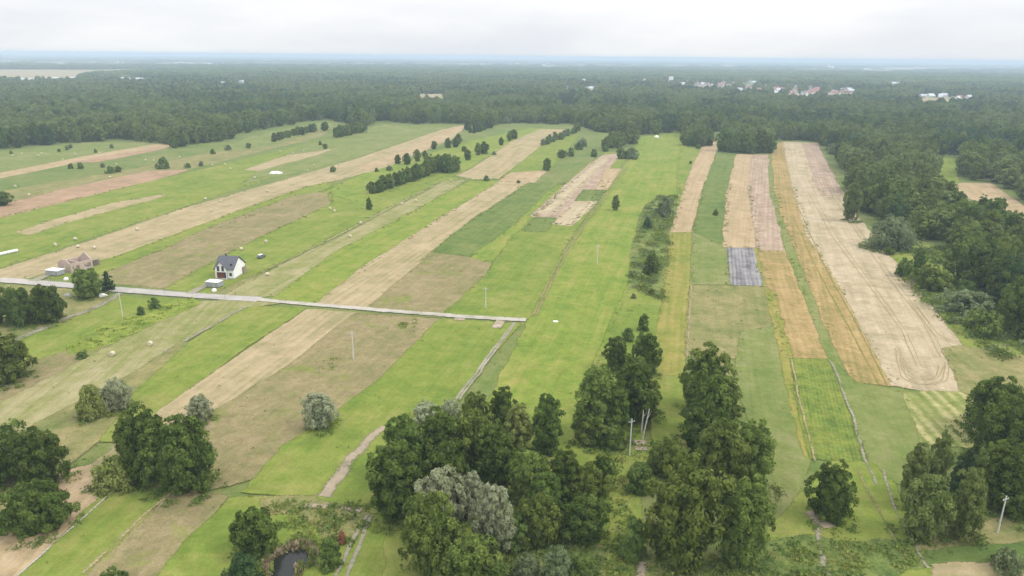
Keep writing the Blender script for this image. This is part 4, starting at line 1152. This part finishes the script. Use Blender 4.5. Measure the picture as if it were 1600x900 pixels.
cover('goldenrod', ['130,528 180,505 240,482 300,466 310,476 240,505 180,535 150,545', '110,540 150,530 150,548 112,552',
                    '620,504 650,500 656,512 630,520', '505,555 525,560 520,580 500,578'], 0.55, ['gold', 'gold', 'weed'],
      (0.7, 1.4), w=0.9, h=0.5, leaf=0.24, upright=0.15, clumpy=0.3)
cover('scrub', ['1000,345 1010,322 1030,308 1058,306 1050,360 1040,430 1034,470 984,448 990,390'], 0.20,
      ['weed', 'lime', 'shrub', 'weed', 'grey'], (0.4, 1.4), w=2.0, h=1.3, leaf=0.34, upright=0.2, n=70, clumpy=0.5)
cover('undergrowth', ['1400,432 1480,440 1560,500 1620,560 1560,560 1500,520 1440,470', '890,690 960,650 1000,690 960,704',
                      '1440,384 1490,392 1480,420 1450,410'], 0.12, ['shrub', 'mid', 'weed', 'grey'], (0.6, 1.7), w=2.0, h=1.8, leaf=0.36,
      upright=0.2, n=70, clumpy=0.3)
cover('meadow_tufts', ['0,905 0,640 300,480 560,492 820,505 760,640 640,650 500,780 560,905', '860,640 960,470 1040,470 1020,690 880,700',
                       '1000,700 1190,880 1270,720 1440,770 1500,905 1180,905', '1080,450 1196,450 1230,560 1070,560'],
      0.10, ['weed', 'shrub', 'weed', 'reed'], (0.5, 1.2), w=0.55, h=0.28, leaf=0.16, n=14, clumpy=0.5)

# shade tufts added at the feet of the near trees for contact shading
UX, UY = [], []
for x_, y_, r_ in HERO:
    for _ in range(int(4 + 1.1 * r_ * r_)):
        a_, q_ = rng.random() * 6.283, r_ * (0.25 + 0.85 * math.sqrt(rng.random()))
        UX.append(x_ + q_ * math.cos(a_)); UY.append(y_ + q_ * math.sin(a_))
UX, UY = np.array(UX), np.array(UY)
pr = [tuft_mesh('shade tufts', 500 + i, LM[m_], 26, 1.0, 0.55, 0.24, 0.3) for i, m_ in enumerate(('weed', 'shrub', 'shrub', 'mid'))]
su = rng.uniform(0.5, 1.4, len(UX))
instancer('contact_shade_tufts', UX, UY, np.full(len(UX), 0.1), rng.uniform(0, 6.28, len(UX)), np.stack([su, su, su], 1), rng.integers(0, 4, len(UX)), pr)

# ragged grass along the field edges
VX, VY = [], []
for wp in VERGE:
    q = np.asarray(wp); e = np.roll(q, -1, 0) - q
    ln = np.linalg.norm(e, axis=1)
    for i in np.nonzero((np.linalg.norm(q, axis=1) < 520) & (ln < 8))[0]:
        for _ in range(rng.poisson(min(3.0, ln[i] * 0.30))):
            t_ = rng.random(); VX.append(q[i][0] + e[i][0] * t_ + rng.normal() * 0.6); VY.append(q[i][1] + e[i][1] * t_ + rng.normal() * 0.6)
VX, VY = np.array(VX), np.array(VY)
far_v = np.hypot(VX, VY)
pr = [tuft_mesh('verge grass', 400 + i, LM[m_], 16, 0.6, 0.22, 0.20, 0.2) for i, m_ in enumerate(('weed', 'weed', 'lime', 'weed', 'reed'))]
sv = rng.uniform(0.4, 1.0, len(VX)) * np.clip(far_v / 260, 0.8, 1.5)
keep = vnoise(VX, VY, 35.0, 77) + 0.6 * rng.normal(size=len(VX)) > -0.1
instancer('verge_grass', VX[keep], VY[keep], np.full(keep.sum(), 0.15), rng.uniform(0, 6.28, keep.sum()),
          np.stack([sv, sv, sv * 0.8], 1)[keep], rng.integers(0, 5, keep.sum()), pr)
print('verge tufts', keep.sum())

# pond and reeds
m, nt, b = new_mat('dark pond water', 0.12, 0.22)
b.inputs['Base Color'].default_value = (0.018, 0.020, 0.018, 1)
M['water'] = m
pond_px = '424,898 428,876 452,862 474,858 483,866 480,882 462,894 455,914 425,914'
wz = [G(*p) for p in pts(pond_px)]
o = poly_object('pond', densify(wz, 1.0), M['water'], ZSTEP * (len(FIELDS) + 3), (1, 0), feather=False)
cover('reeds', ['410,905 416,880 436,862 460,850 490,850 498,866 494,884 476,892 466,905 455,905 462,893 480,882 483,866 474,858 452,862 428,876 424,905'],
      3.0, ['reed', 'reed', 'weed'], (0.8, 1.5), w=0.5, h=1.1, leaf=0.36, upright=0.85, n=22)

# ------------------------------------------------------------------ buildings and small things
M['render'] = plain_mat('white render', (0.82, 0.82, 0.80), 0.05, 0.8, 0.8)
M['slate'] = plain_mat('dark grey roof tiles', (0.095, 0.098, 0.112), 0.2, 6.0, 0.6, 0.3)
M['frame'] = plain_mat('dark window frame', (0.03, 0.03, 0.035), 0.2, 3.0, 0.4)
M['wood'] = plain_mat('reddish brown timber', (0.16, 0.06, 0.04), 0.3, 4.0, 0.6)
M['brick'] = plain_mat('pink clay block', (0.46, 0.36, 0.30), 0.12, 4.0, 0.9)
M['concrete'] = plain_mat('grey concrete', (0.42, 0.41, 0.39), 0.15, 2.0)
M['post'] = plain_mat('pale concrete pole', (0.58, 0.57, 0.54), 0.12, 3.0)
M['white'] = plain_mat('white sheet', (0.78, 0.78, 0.77), 0.06, 2.0, 0.6)
M['bale'] = plain_mat('pale straw', (0.52, 0.46, 0.33), 0.18, 7.0, 0.9)
M['steel'] = plain_mat('galvanised steel', (0.30, 0.31, 0.32), 0.15, 3.0, 0.5, 0.4)
M['darkin'] = plain_mat('dark interior', (0.03, 0.025, 0.022), 0.2, 3.0)
M['timber'] = plain_mat('weathered timber', (0.28, 0.23, 0.17), 0.25, 5.0)
m, nt, b = new_mat('window glass', 0.08, 0.5); b.inputs['Base Color'].default_value = (0.05, 0.06, 0.07, 1); M['glass'] = m
m, nt, b = new_mat('grey car paint', 0.25, 0.5); b.inputs['Base Color'].default_value = (0.13, 0.13, 0.15, 1); b.inputs['Coat Weight'].default_value = 0.6; M['paint'] = m
m, nt, b = new_mat('tyre rubber', 0.8, 0.2); b.inputs['Base Color'].default_value = (0.02, 0.02, 0.02, 1); M['tyre'] = m

def root_at(name, loc, rz=0.0):
    o = bpy.data.objects.new(name, None)
    COL.objects.link(o); o.location = loc; o.rotation_euler = (0, 0, rz)
    return o
def frame_px(a, c):
    """origin and heading from two foot pixels"""
    pa, pc = G(*a), G(*c)
    d = pc - pa
    return pa, math.atan2(d.y, d.x), d.length

# white house: local x along the front wall, y to the back; gable walls at x = 0 and x = L
pa, rz, _ = frame_px((341, 433), (366, 436))
pb, rb, dlen = frame_px((366, 436), (387, 425))
HR = rb - math.pi / 2 + 0.10
HL, HD, HE, HRg = 7.2, 9.8, 3.9, 7.5
hz = ground_z(pb)
house = root_at('house', (pb.x, pb.y, hz), HR)          # origin: front right corner
tag(house, 'white rendered house with dark grey gable roof beside the road', 'house')
x0, x1, y0, y1 = -HL, 0.0, 0.0, HD
mb = MB()
gable = [(y0, 0), (y1, 0), (y1, HE), ((y0 + y1) / 2, HRg), (y0, HE)]
mb.prism([Vector((0, y, z)) for y, z in gable], (x0, 0, 0), (x1, 0, 0))
wall = mb.build('wall', M['render'], house)
MB().box(((x0 + x1) / 2, (y0 + y1) / 2, 0.12), (HL + 0.16, HD + 0.16, 0.35)).build('plinth', M['concrete'], house)
mb = MB(); ym = (y0 + y1) / 2; ov = 0.55; th = 0.22
sl = (HRg - HE) / (ym - y0)
for sg in (-1, 1):
    ye = ym + sg * (ym - y0 + ov)
    ze = HE - ov * sl
    mb.prism([Vector((0, ym, HRg + 0.02)), Vector((0, ye, ze + 0.02)), Vector((0, ye, ze + th)), Vector((0, ym, HRg + th + 0.02))], (x0 - 0.45, 0, 0), (x1 + 0.45, 0, 0))
roof = mb.build('roof', M['slate'], house)
# front cross gable
gx0, gx1, gz, gp, gy = x0 + 0.3, x0 + 4.7, 4.3, 6.8, -0.7
gm = (gx0 + gx1) / 2
MB().prism([Vector((gx0, 0, 2.7)), Vector((gx1, 0, 2.7)), Vector((gx1, 0, gz)), Vector((gm, 0, gp)), Vector((gx0, 0, gz))], (0, gy, 0), (0, ym - 0.4, 0)).build('front_gable', M['render'], house)
mb = MB(); s2 = (gp - gz) / (gm - gx0)
for sg in (-1, 1):
    xe = gm + sg * (gm - gx0 + 0.45); ze = gz - 0.45 * s2
    mb.prism([Vector((gm, 0, gp + 0.02)), Vector((xe, 0, ze + 0.02)), Vector((xe, 0, ze + 0.22)), Vector((gm, 0, gp + 0.24))], (0, gy - 0.4, 0), (0, ym - 0.6, 0))
mb.build('front_gable_roof', M['slate'], house)
def opening(name, cx, cz, w, h, y, mat='glass'):
    wd = MB().box((cx, y - 0.03, cz), (w, 0.10, h)).build(name, M['frame'], house)
    if mat:
        MB().box((cx, y - 0.09, cz), (w - 0.2, 0.04, h - 0.2)).build('pane', M[mat], wd)
opening('window', gx0 + 1.3, 4.1, 0.9, 2.0, gy); opening('window', gx1 - 1.3, 4.1, 0.9, 2.0, gy)
MB().box((gm, -0.03, 1.35), (3.8, 0.10, 2.5)).build('porch_wall', M['wood'], house)
opening('door', gx1 - 0.6, 1.25, 1.1, 2.2, -0.08, None)
opening('window', -1.2, 1.7, 1.0, 1.2, 0.0)
MB().box((-1.2, 1.1, 4.9), (0.9, 0.10, 1.4)).build('roof_window', M['frame'], house)
for px_ in (gx0 + 0.1, gx1 - 0.1):
    MB().box((px_, gy + 0.12, 1.35), (0.22, 0.22, 2.75)).build('porch_post', M['render'], house)
MB().box((gm, gy / 2, 0.1), (4.5, 1.4, 0.25)).build('porch_floor', M['concrete'], house)
MB().box((0.35, HD - 1.4, 1.3), (0.7, 2.6, 2.5)).build('terrace_lean_to', M['timber'], house)
MB().box((x0 + 2.0, ym + 0.9, 7.6), (0.6, 0.6, 1.6)).build('chimney', M['slate'], house)

# unfinished brick house: walls without a roof
pb, rb, Lw = frame_px((112, 427), (139, 420))
pl, rl, Dw = frame_px((112, 427), (95, 422))
bh = root_at('unfinished_house', (pb.x, pb.y, ground_z(pb)), rb)
tag(bh, 'roofless unfinished house of pink clay block with open windows', 'house')
Lw, Dw, T = max(9.0, min(Lw, 14)), 8.0, 0.35
print('brick house', Lw, Dw)
def wall_with_holes(name, length, height, holes, place):
    """wall in pieces around its openings"""
    mb = MB()
    xs = [0.0]
    for (a0, a1, z0_, z1_) in sorted(holes):
        mb.box(*place((xs[-1] + a0) / 2, a0 - xs[-1], height / 2, height))
        if z0_ > 0:
            mb.box(*place((a0 + a1) / 2, a1 - a0, z0_ / 2, z0_))
        mb.box(*place((a0 + a1) / 2, a1 - a0, (z1_ + height) / 2, height - z1_))
        xs.append(a1)
    mb.box(*place((xs[-1] + length) / 2, length - xs[-1], height / 2, height))
    return mb.build(name, M['brick'], bh)
wall_with_holes('wall', Lw, 3.6, [(0.7, 1.3, 0.9, 2.4), (2.2, 3.6, 0.9, 2.5), (Lw * 0.62, Lw * 0.62 + 2.7, 0.6, 2.6)], lambda c, l, z, h: ((c, T / 2, z), (l, T, h)))
wall_with_holes('wall', Lw, 3.6, [(2.0, 4.0, 0.2, 2.4)], lambda c, l, z, h: ((c, Dw - T / 2, z), (l, T, h)))
wall_with_holes('wall', Dw - 2 * T - 0.02, 3.6, [(3.0, 4.6, 0.9, 2.4)], lambda c, l, z, h: ((T / 2, T + 0.01 + c, z), (T, l, h)))
wall_with_holes('wall', Dw - 2 * T - 0.02, 3.6, [(3.0, 4.6, 0.9, 2.4)], lambda c, l, z, h: ((Lw - T / 2, T + 0.01 + c, z), (T, l, h)))
MB().prism([Vector((0, 0.4, 3.602)), Vector((0, Dw - 0.4, 3.602)), Vector((0, Dw / 2, 5.9))], (Lw - T, 0, 0), (Lw, 0, 0)).build('gable', M['brick'], bh)
MB().prism([Vector((0, 0.4, 3.602)), Vector((0, Dw - 0.4, 3.602)), Vector((0, Dw * 0.6, 4.9)), Vector((0, Dw * 0.3, 4.9))], (0, 0, 0), (T, 0, 0)).build('gable', M['brick'], bh)
MB().box((Lw * 0.45, Dw / 2, 1.7), (T, Dw - 2 * T - 0.03, 3.3)).build('inner_wall', M['brick'], bh)
MB().box((Lw / 2, Dw / 2, 0.06), (Lw - 2 * T - 0.02, Dw - 2 * T - 0.02, 0.2)).build('floor_slab', M['concrete'], bh)

def hut(px, heading_px, L_, D_, h, label):
    p, r_, _ = frame_px(px, heading_px)
    o = root_at('site_hut', (p.x, p.y, ground_z(p)), r_)
    tag(o, label, 'hut')
    MB().box((L_ / 2, D_ / 2, h / 2), (L_, D_, h)).build('wall', M['steel'], o)
    MB().box((L_ / 2, D_ / 2, h + 0.08), (L_ + 0.3, D_ + 0.3, 0.14)).build('roof', M['white'], o)
    MB().box((L_ * 0.7, -0.02, h * 0.45), (0.8, 0.05, h * 0.8)).build('door', M['concrete'], o)
hut((322, 449), (340, 450.5), 5.0, 3.2, 1.8, 'low grey site hut with white flat roof by the white house')
hut((72, 430.5), (92, 432.5), 5.5, 3.4, 1.8, 'low grey site hut with white flat roof by the brick house')

# stacked pallets beside the brick house
p, r_, _ = frame_px((141, 417), (153, 414))
o = root_at('pallet_stack', (p.x, p.y, ground_z(p)), r_)
tag(o, 'open grey stack of scaffold panels beside the unfinished brick house', 'stack')
for k in range(5):
    MB().box((2.2, 1.0, 0.25 + 0.5 * k), (4.2, 2.0, 0.12)).build('panel', M['timber'], o)
for x_ in (0.2, 2.2, 4.2):
    for y_ in (0.1, 1.9):
        MB().box((x_, y_, 1.3), (0.09, 0.09, 2.6)).build('post', M['steel'], o)

# car on the meadow
p, r_, _ = frame_px((401, 404), (412, 398))
car = root_at('parked_car', (p.x + 1.5, p.y + 1.5, ground_z(p)), r_)
tag(car, 'dark grey estate car with pale roof parked on the grass', 'car')
side = [(-2.2, 0.35), (2.2, 0.35), (2.25, 0.75), (1.9, 0.95), (0.9, 1.0), (-2.15, 1.02), (-2.25, 0.7)]
mb = MB(); mb.prism([Vector((x_, 0, z_)) for x_, z_ in side], (0, -0.88, 0), (0, 0.88, 0)); mb.build('body', M['paint'], car)
cab = [(0.95, 1.0), (0.35, 1.46), (-1.75, 1.48), (-2.12, 1.02)]
MB().prism([Vector((x_, 0, z_)) for x_, z_ in cab], (0, -0.78, 0), (0, 0.78, 0)).build('cabin', M['glass'], car)
MB().box((-0.72, 0, 1.50), (2.1, 1.45, 0.06)).build('roof', M['white'], car)
for x_ in (-1.4, 1.4):
    for y_ in (-0.8, 0.8):
        w_ = MB().tube((x_, y_ - 0.11, 0.33), (x_, y_ + 0.11, 0.33), 0.33, 0.33, 14).build('wheel', M['tyre'], car)
        MB().tube((x_, y_ - 0.13, 0.33), (x_, y_ + 0.13, 0.33), 0.18, 0.18, 10).build('rim', M['steel'], w_)
for y_ in (-0.6, 0.6):
    MB().box((2.22, y_, 0.72), (0.08, 0.34, 0.16)).build('headlight', M['white'], car)

# poles
def pole(foot, top, label, thick=0.17, arm=True, name='utility_pole', lean_px=None, mat='post', rz=0.4):
    b_ = G(*foot)
    lo, hi = 1.0, 16.0
    for _ in range(30):
        h = (lo + hi) / 2
        lo, hi = (h, hi) if P((b_.x, b_.y, h))[1] > top else (lo, h)
    o = root_at(name, (b_.x, b_.y, ground_z(b_) - 0.02), rz)
    tag(o, label, 'pole')
    MB().tube((0, 0, -0.3), (0, 0, h), thick, thick * 0.62, 10).build('shaft', M[mat], o)
    if arm:
        MB().box((0, 0, h - 0.75), (1.5, 0.12, 0.12)).build('crossarm', M['steel'], o)
        for x_ in (-0.68, -0.25, 0.25, 0.68):
            MB().tube((x_, 0, h - 0.69), (x_, 0, h - 0.45), 0.05, 0.035, 6).build('insulator', M['white'], o)
    return o, h
pole((552.5, 562.5), 519, 'pale concrete pole standing in the brown dry grass below the road')
pole((759, 481), 449, 'pale concrete pole on the green strip just above the slab road')
pole((933, 413), 382, 'pale concrete pole in the bright green meadow')
pole((983.5, 713), 656, 'tall concrete pole with crossarm at the gap between the groves')
pole((1558, 834), 777, 'pale concrete pole beside the birches at the wood corner')
pole((192, 496), 457, 'thin grey pole with crossarm on the lawn below the road junction', 0.12)
for fx, fy, ty, lb in ((257, 461, 436, 'thin grey roadside post between the driveway and the road junction'),
                       (352, 470, 442, 'thin grey roadside post opposite the site hut of the white house'),
                       (77, 443, 424, 'thin grey roadside post in front of the brick house')):
    o, h = pole((fx, fy), ty, lb, 0.07, False, 'roadside_post', mat='steel')
    MB().box((0.25, 0, h), (0.6, 0.14, 0.08)).build('lamp_head', M['steel'], o)

# leaning and upright bare birch trunks in front of the grove
for (fx, fy, tx, ty, h, lb) in ((1003, 690, 1014, 644, 8.0, 'white leaning birch trunk beside the concrete pole'),
                                (1002, 676, 1004, 650, 5.5, 'short white upright birch trunk behind the leaning one')):
    b_ = G(fx, fy)
    o = root_at('bare_birch', (b_.x, b_.y, 0), 0)
    tag(o, lb, 'tree trunk')
    lean = (tx - fx) * 0.11
    MB().tube((0, 0, -0.2), (lean * 0.5, 0.1, h * 0.5), 0.19, 0.15, 9).tube((lean * 0.5, 0.1, h * 0.5), (lean, 0.3, h), 0.15, 0.10, 9).build('trunk', M['birch_bark'], o)
    MB().tube((lean * 0.7, 0.15, h * 0.7), (lean * 0.7 + 0.9, 0.2, h * 0.95), 0.06, 0.02, 6).build('branch', M['birch_bark'], o)

# bales
def bale_mesh(seed, r_=0.68, w_=1.25):
    rr = random.Random(seed)
    n = 20
    ring = [(-w_ / 2, r_ * 0.88), (-w_ / 2 + 0.1, r_), (0, r_ * 1.02), (w_ / 2 - 0.1, r_), (w_ / 2, r_ * 0.88)]
    V, F = [], []
    for x_, q in ring:
        for i in range(n):
            t = 2 * math.pi * i / n; j = q * (1 + rr.uniform(-0.025, 0.025))
            V.append((x_, j * math.cos(t), max(-r_ * 0.93, j * math.sin(t)) + r_ * 0.93))
    for k in range(len(ring) - 1):
        F += [(k * n + i, k * n + (i + 1) % n, (k + 1) * n + (i + 1) % n, (k + 1) * n + i) for i in range(n)]
    F += [tuple(range(n - 1, -1, -1)), tuple(range((len(ring) - 1) * n, len(ring) * n))]
    me_ = bpy.data.meshes.new('hay bale'); me_.from_pydata(V, [], F); me_.materials.append(M['bale'])
    for p_ in me_.polygons:
        p_.use_smooth = len(p_.vertices) == 4
    return me_
BM = [bale_mesh(i) for i in range(3)]
BALES = {
 'round pale bale on the mown field below the concrete road': [(235, 541), (176, 557)],
 'round pale bale on the hay strip beside the white house': [(418, 431), (548, 371), (563, 351), (628, 320), (650, 315)],
 'round pale bale on the long hay strip behind the brick house': [(122, 387), (147, 389), (214, 360), (330, 330), (345, 316), (321, 312), (118, 375), (87, 384), (418, 300), (480, 268)],
 'round pale bale on the green strip behind the white house': [(377, 391), (416, 379), (516, 327), (523, 331)],
 'round pale bale on the meadows before the left-hand wood': [(24, 292), (45, 306), (20, 244), (34, 241), (65, 241), (60, 244), (98, 250), (118, 242), (156, 240), (172, 278),
     (182, 258), (227, 251), (240, 252), (281, 247), (332, 259), (352, 258), (360, 265), (398, 279), (491, 259), (530, 258), (122, 223), (82, 221)],
 'round pale bale on the far straw fields by the tree row': [(704, 283), (437, 237), (458, 240), (474, 237), (588, 204), (575, 207)],
}
for lb, ps in BALES.items():
    for x_, y_ in ps:
        b_ = G(x_, y_)
        o = link('hay_bale', random.choice(BM), None, (b_.x, b_.y, ground_z(b_)), random.uniform(0, 3.14))
        tag(o, lb, 'bale', lb.replace('round pale bale', 'bales'))

def heap(px, size, label, mat, name='heap'):
    b_ = G(*px)
    bm = bmesh.new()
    bmesh.ops.create_icosphere(bm, subdivisions=3, radius=1.0)
    rr = np.random.default_rng(int(px[0]))
    for v in bm.verts:
        n_ = 1 + 0.18 * math.sin(v.co.x * 5 + px[0]) * math.cos(v.co.y * 6) + rr.normal() * 0.03
        v.co = Vector((v.co.x * size[0] * n_, v.co.y * size[1] * n_, max(-0.05, v.co.z * size[2] * n_)))
    me_ = bpy.data.meshes.new(name); bm.to_mesh(me_); bm.free(); me_.materials.append(M[mat])
    o = link(name, me_, None, (b_.x, b_.y, ground_z(b_)))
    return tag(o, label, name.split('_')[-1])
heap((103.5, 437), (0.8, 0.8, 1.0), 'white round sack by the road before the brick house', 'white', 'rubble_sack')
heap((335, 455), (0.8, 0.8, 1.1), 'white round sack by the road before the white house', 'white', 'rubble_sack')
heap((161, 464), (1.5, 1.0, 1.0), 'white rubble heap under the roadside tree', 'white', 'rubble_heap')
heap((106, 463), (1.2, 0.9, 0.8), 'pale rubble heap left of the roadside tree', 'concrete', 'rubble_heap')
heap((868, 503), (0.9, 0.6, 0.35), 'small white sheet lying on the meadow beyond the road end', 'white', 'plastic_sheet')
heap((776, 512), (1.6, 0.9, 0.7), 'bare earth heap at the end of the slab road', 'brick', 'earth_heap')
heap((431, 271), (4.5, 2.5, 1.6), 'large white covered heap on the long hay strip', 'white', 'covered_heap')
heap((1026, 215), (2.5, 1.8, 2.2), 'small white tent-like cover at the wood edge above the bright meadow', 'white', 'field_cover')
p, r_, Ls = frame_px((-30, 406), (33, 392))
o = root_at('silage_tube', (p.x, p.y, ground_z(p)), r_)
tag(o, 'long white plastic silage tube lying on the meadow', 'silage tube')
for k in range(int(Ls / 1.5)):
    MB().tube((k * 1.5, 0, 0.6), (k * 1.5 + 1.4, 0.1 * math.sin(k), 0.6), 0.66, 0.62, 12).build('wrapped_section', M['white'], o)

# ------------------------------------------------------------------ far villages
M['farwall'] = plain_mat('off-white house wall', (0.58, 0.56, 0.53), 0.15, 0.3)
ROOFC = {'red': plain_mat('red tiled roof', (0.33, 0.16, 0.12), 0.2, 0.5), 'brown': plain_mat('brown roof', (0.22, 0.12, 0.09), 0.2, 0.5),
         'grey': plain_mat('grey roof', (0.22, 0.22, 0.24), 0.2, 0.5), 'light': plain_mat('pale metal roof', (0.55, 0.57, 0.60), 0.1, 0.5)}
def far_house_mesh(L_, D_, e, r_, roofm):
    mb = MB()
    mb.prism([Vector((0, y, z)) for y, z in ((-D_ / 2, -0.3), (D_ / 2, -0.3), (D_ / 2, e), (0, r_), (-D_ / 2, e))], (-L_ / 2, 0, 0), (L_ / 2, 0, 0))
    nwall = len(mb.f)
    s_ = (r_ - e) / (D_ / 2)
    for sg in (-1, 1):
        ye, ze = sg * (D_ / 2 + 0.5), e - 0.5 * s_
        mb.prism([Vector((0, 0, r_ + 0.03)), Vector((0, ye, ze + 0.03)), Vector((0, ye, ze + 0.35)), Vector((0, 0, r_ + 0.38))], (-L_ / 2 - 0.5, 0, 0), (L_ / 2 + 0.5, 0, 0))
    me_ = mb.mesh('far house', [M['farwall'], ROOFC[roofm], M['glass']])
    for i, p_ in enumerate(me_.polygons):
        p_.material_index = 0 if i < nwall else 1
    return me_
FH = {(c, k): far_house_mesh(12 + 4 * k, 9 + k, 4.5 + k, 9 + k, c) for c in ROOFC for k in range(3)}
VC = {'red': 'red roofed', 'brown': 'brown roofed', 'grey': 'grey roofed', 'light': 'pale metal roofed'}
for x_, y_, col, where, big in PLAN:
    b_ = G(x_, y_)
    o = link('far_house', FH[(col, random.randrange(3))], None, (b_.x, b_.y, 0.0), random.uniform(0, 3.14), (0.9 * big, 0.9 * big, 0.9 * big))
    tag(o, f'{VC[col]} white house in {where}', 'house', f'{VC[col]} houses of {where}')
# long pale sheds at the left
for x_, y_, L_ in SHEDS:
    b_ = G(x_, y_)
    o = link('long_shed', far_house_mesh(L_, 18, 4.0, 6.5, 'light'), None, (b_.x, b_.y, 0), random.uniform(-0.25, 0.25))
    tag(o, 'long low shed with pale metal roof among the far woods', 'shed', 'long pale sheds in the far woods')
b_ = G(1048, 130)
o = root_at('water_tower', (b_.x, b_.y, 0)); tag(o, 'white tower block rising above the far village', 'tower')
MB().box((0, 0, 11), (13, 13, 22.5)).build('wall', M['render'], o); MB().box((0, 0, 22.6), (13.6, 13.6, 0.8)).build('roof', ROOFC['grey'], o)
b_ = G(1298, 107.5)
o = root_at('far_church', (b_.x, b_.y, 0)); tag(o, 'pale church with tower near the right horizon', 'church')
MB().box((0, 0, 12), (50, 22, 24)).build('nave', M['render'], o); MB().box((-18, 0, 24), (13, 13, 48)).build('tower', M['render'], o)
MB().tube((-18, 0, 48), (-18, 0, 66), 8, 0.5, 8).build('spire', ROOFC['grey'], o)
# far open fields
for nm, mt, s in (('far_field', 'straw', '-80,110 130,109 140,112 124,119 40,122 -80,121'), ('far_field', 'straw', '-80,100 120,102 240,106 130,108 -80,107'),
                  ('far_field', 'pale', '640,102 800,101 985,102 970,106 640,106'), ('far_field', 'straw', '657,150 692,149 692,157 668,157'),
                  ('far_field', 'straw', '1432,154 1500,153 1490,160 1440,161'), ('far_field', 'straw', '260,108 330,109 320,112 250,112'),
                  ('far_field', 'slabs', '1494,178 1500,177 1528,183 1520,184'),
                  ('far_field', 'meadow', '876,166 898,166 898,172 880,172')):
    w_ = [G(*p) for p in pts(s)]
    e = max(((w_[(i + 1) % len(w_)] - w_[i]) for i in range(len(w_))), key=lambda v: v.length).normalized()
    poly_object(nm, densify(w_, 1.5), M[mt], 0.06, (e.x, e.y))

# ------------------------------------------------------------------ haze
m = bpy.data.materials.new('haze')
m.use_nodes = True
nt = m.node_tree
nt.nodes.clear()
vo_ = nt.nodes.new('ShaderNodeVolumePrincipled'); out = nt.nodes.new('ShaderNodeOutputMaterial')
vo_.inputs['Density'].default_value = 0.00018
vo_.inputs['Color'].default_value = (0.61, 0.75, 0.93, 1)
vo_.inputs['Anisotropy'].default_value = 0.0
nt.links.new(vo_.outputs[0], out.inputs['Volume'])
mb = MB()
mb.box((0, 28000, (CAM_H + 6) / 2 - 0.6), (96000, 70000, CAM_H + 6 + 1.2))
o = mb.build('haze', m)
o['kind'] = 'stuff'
print('trees', N_TREE['n'], 'fields', len(FIELDS), 'objects', len(bpy.data.objects))
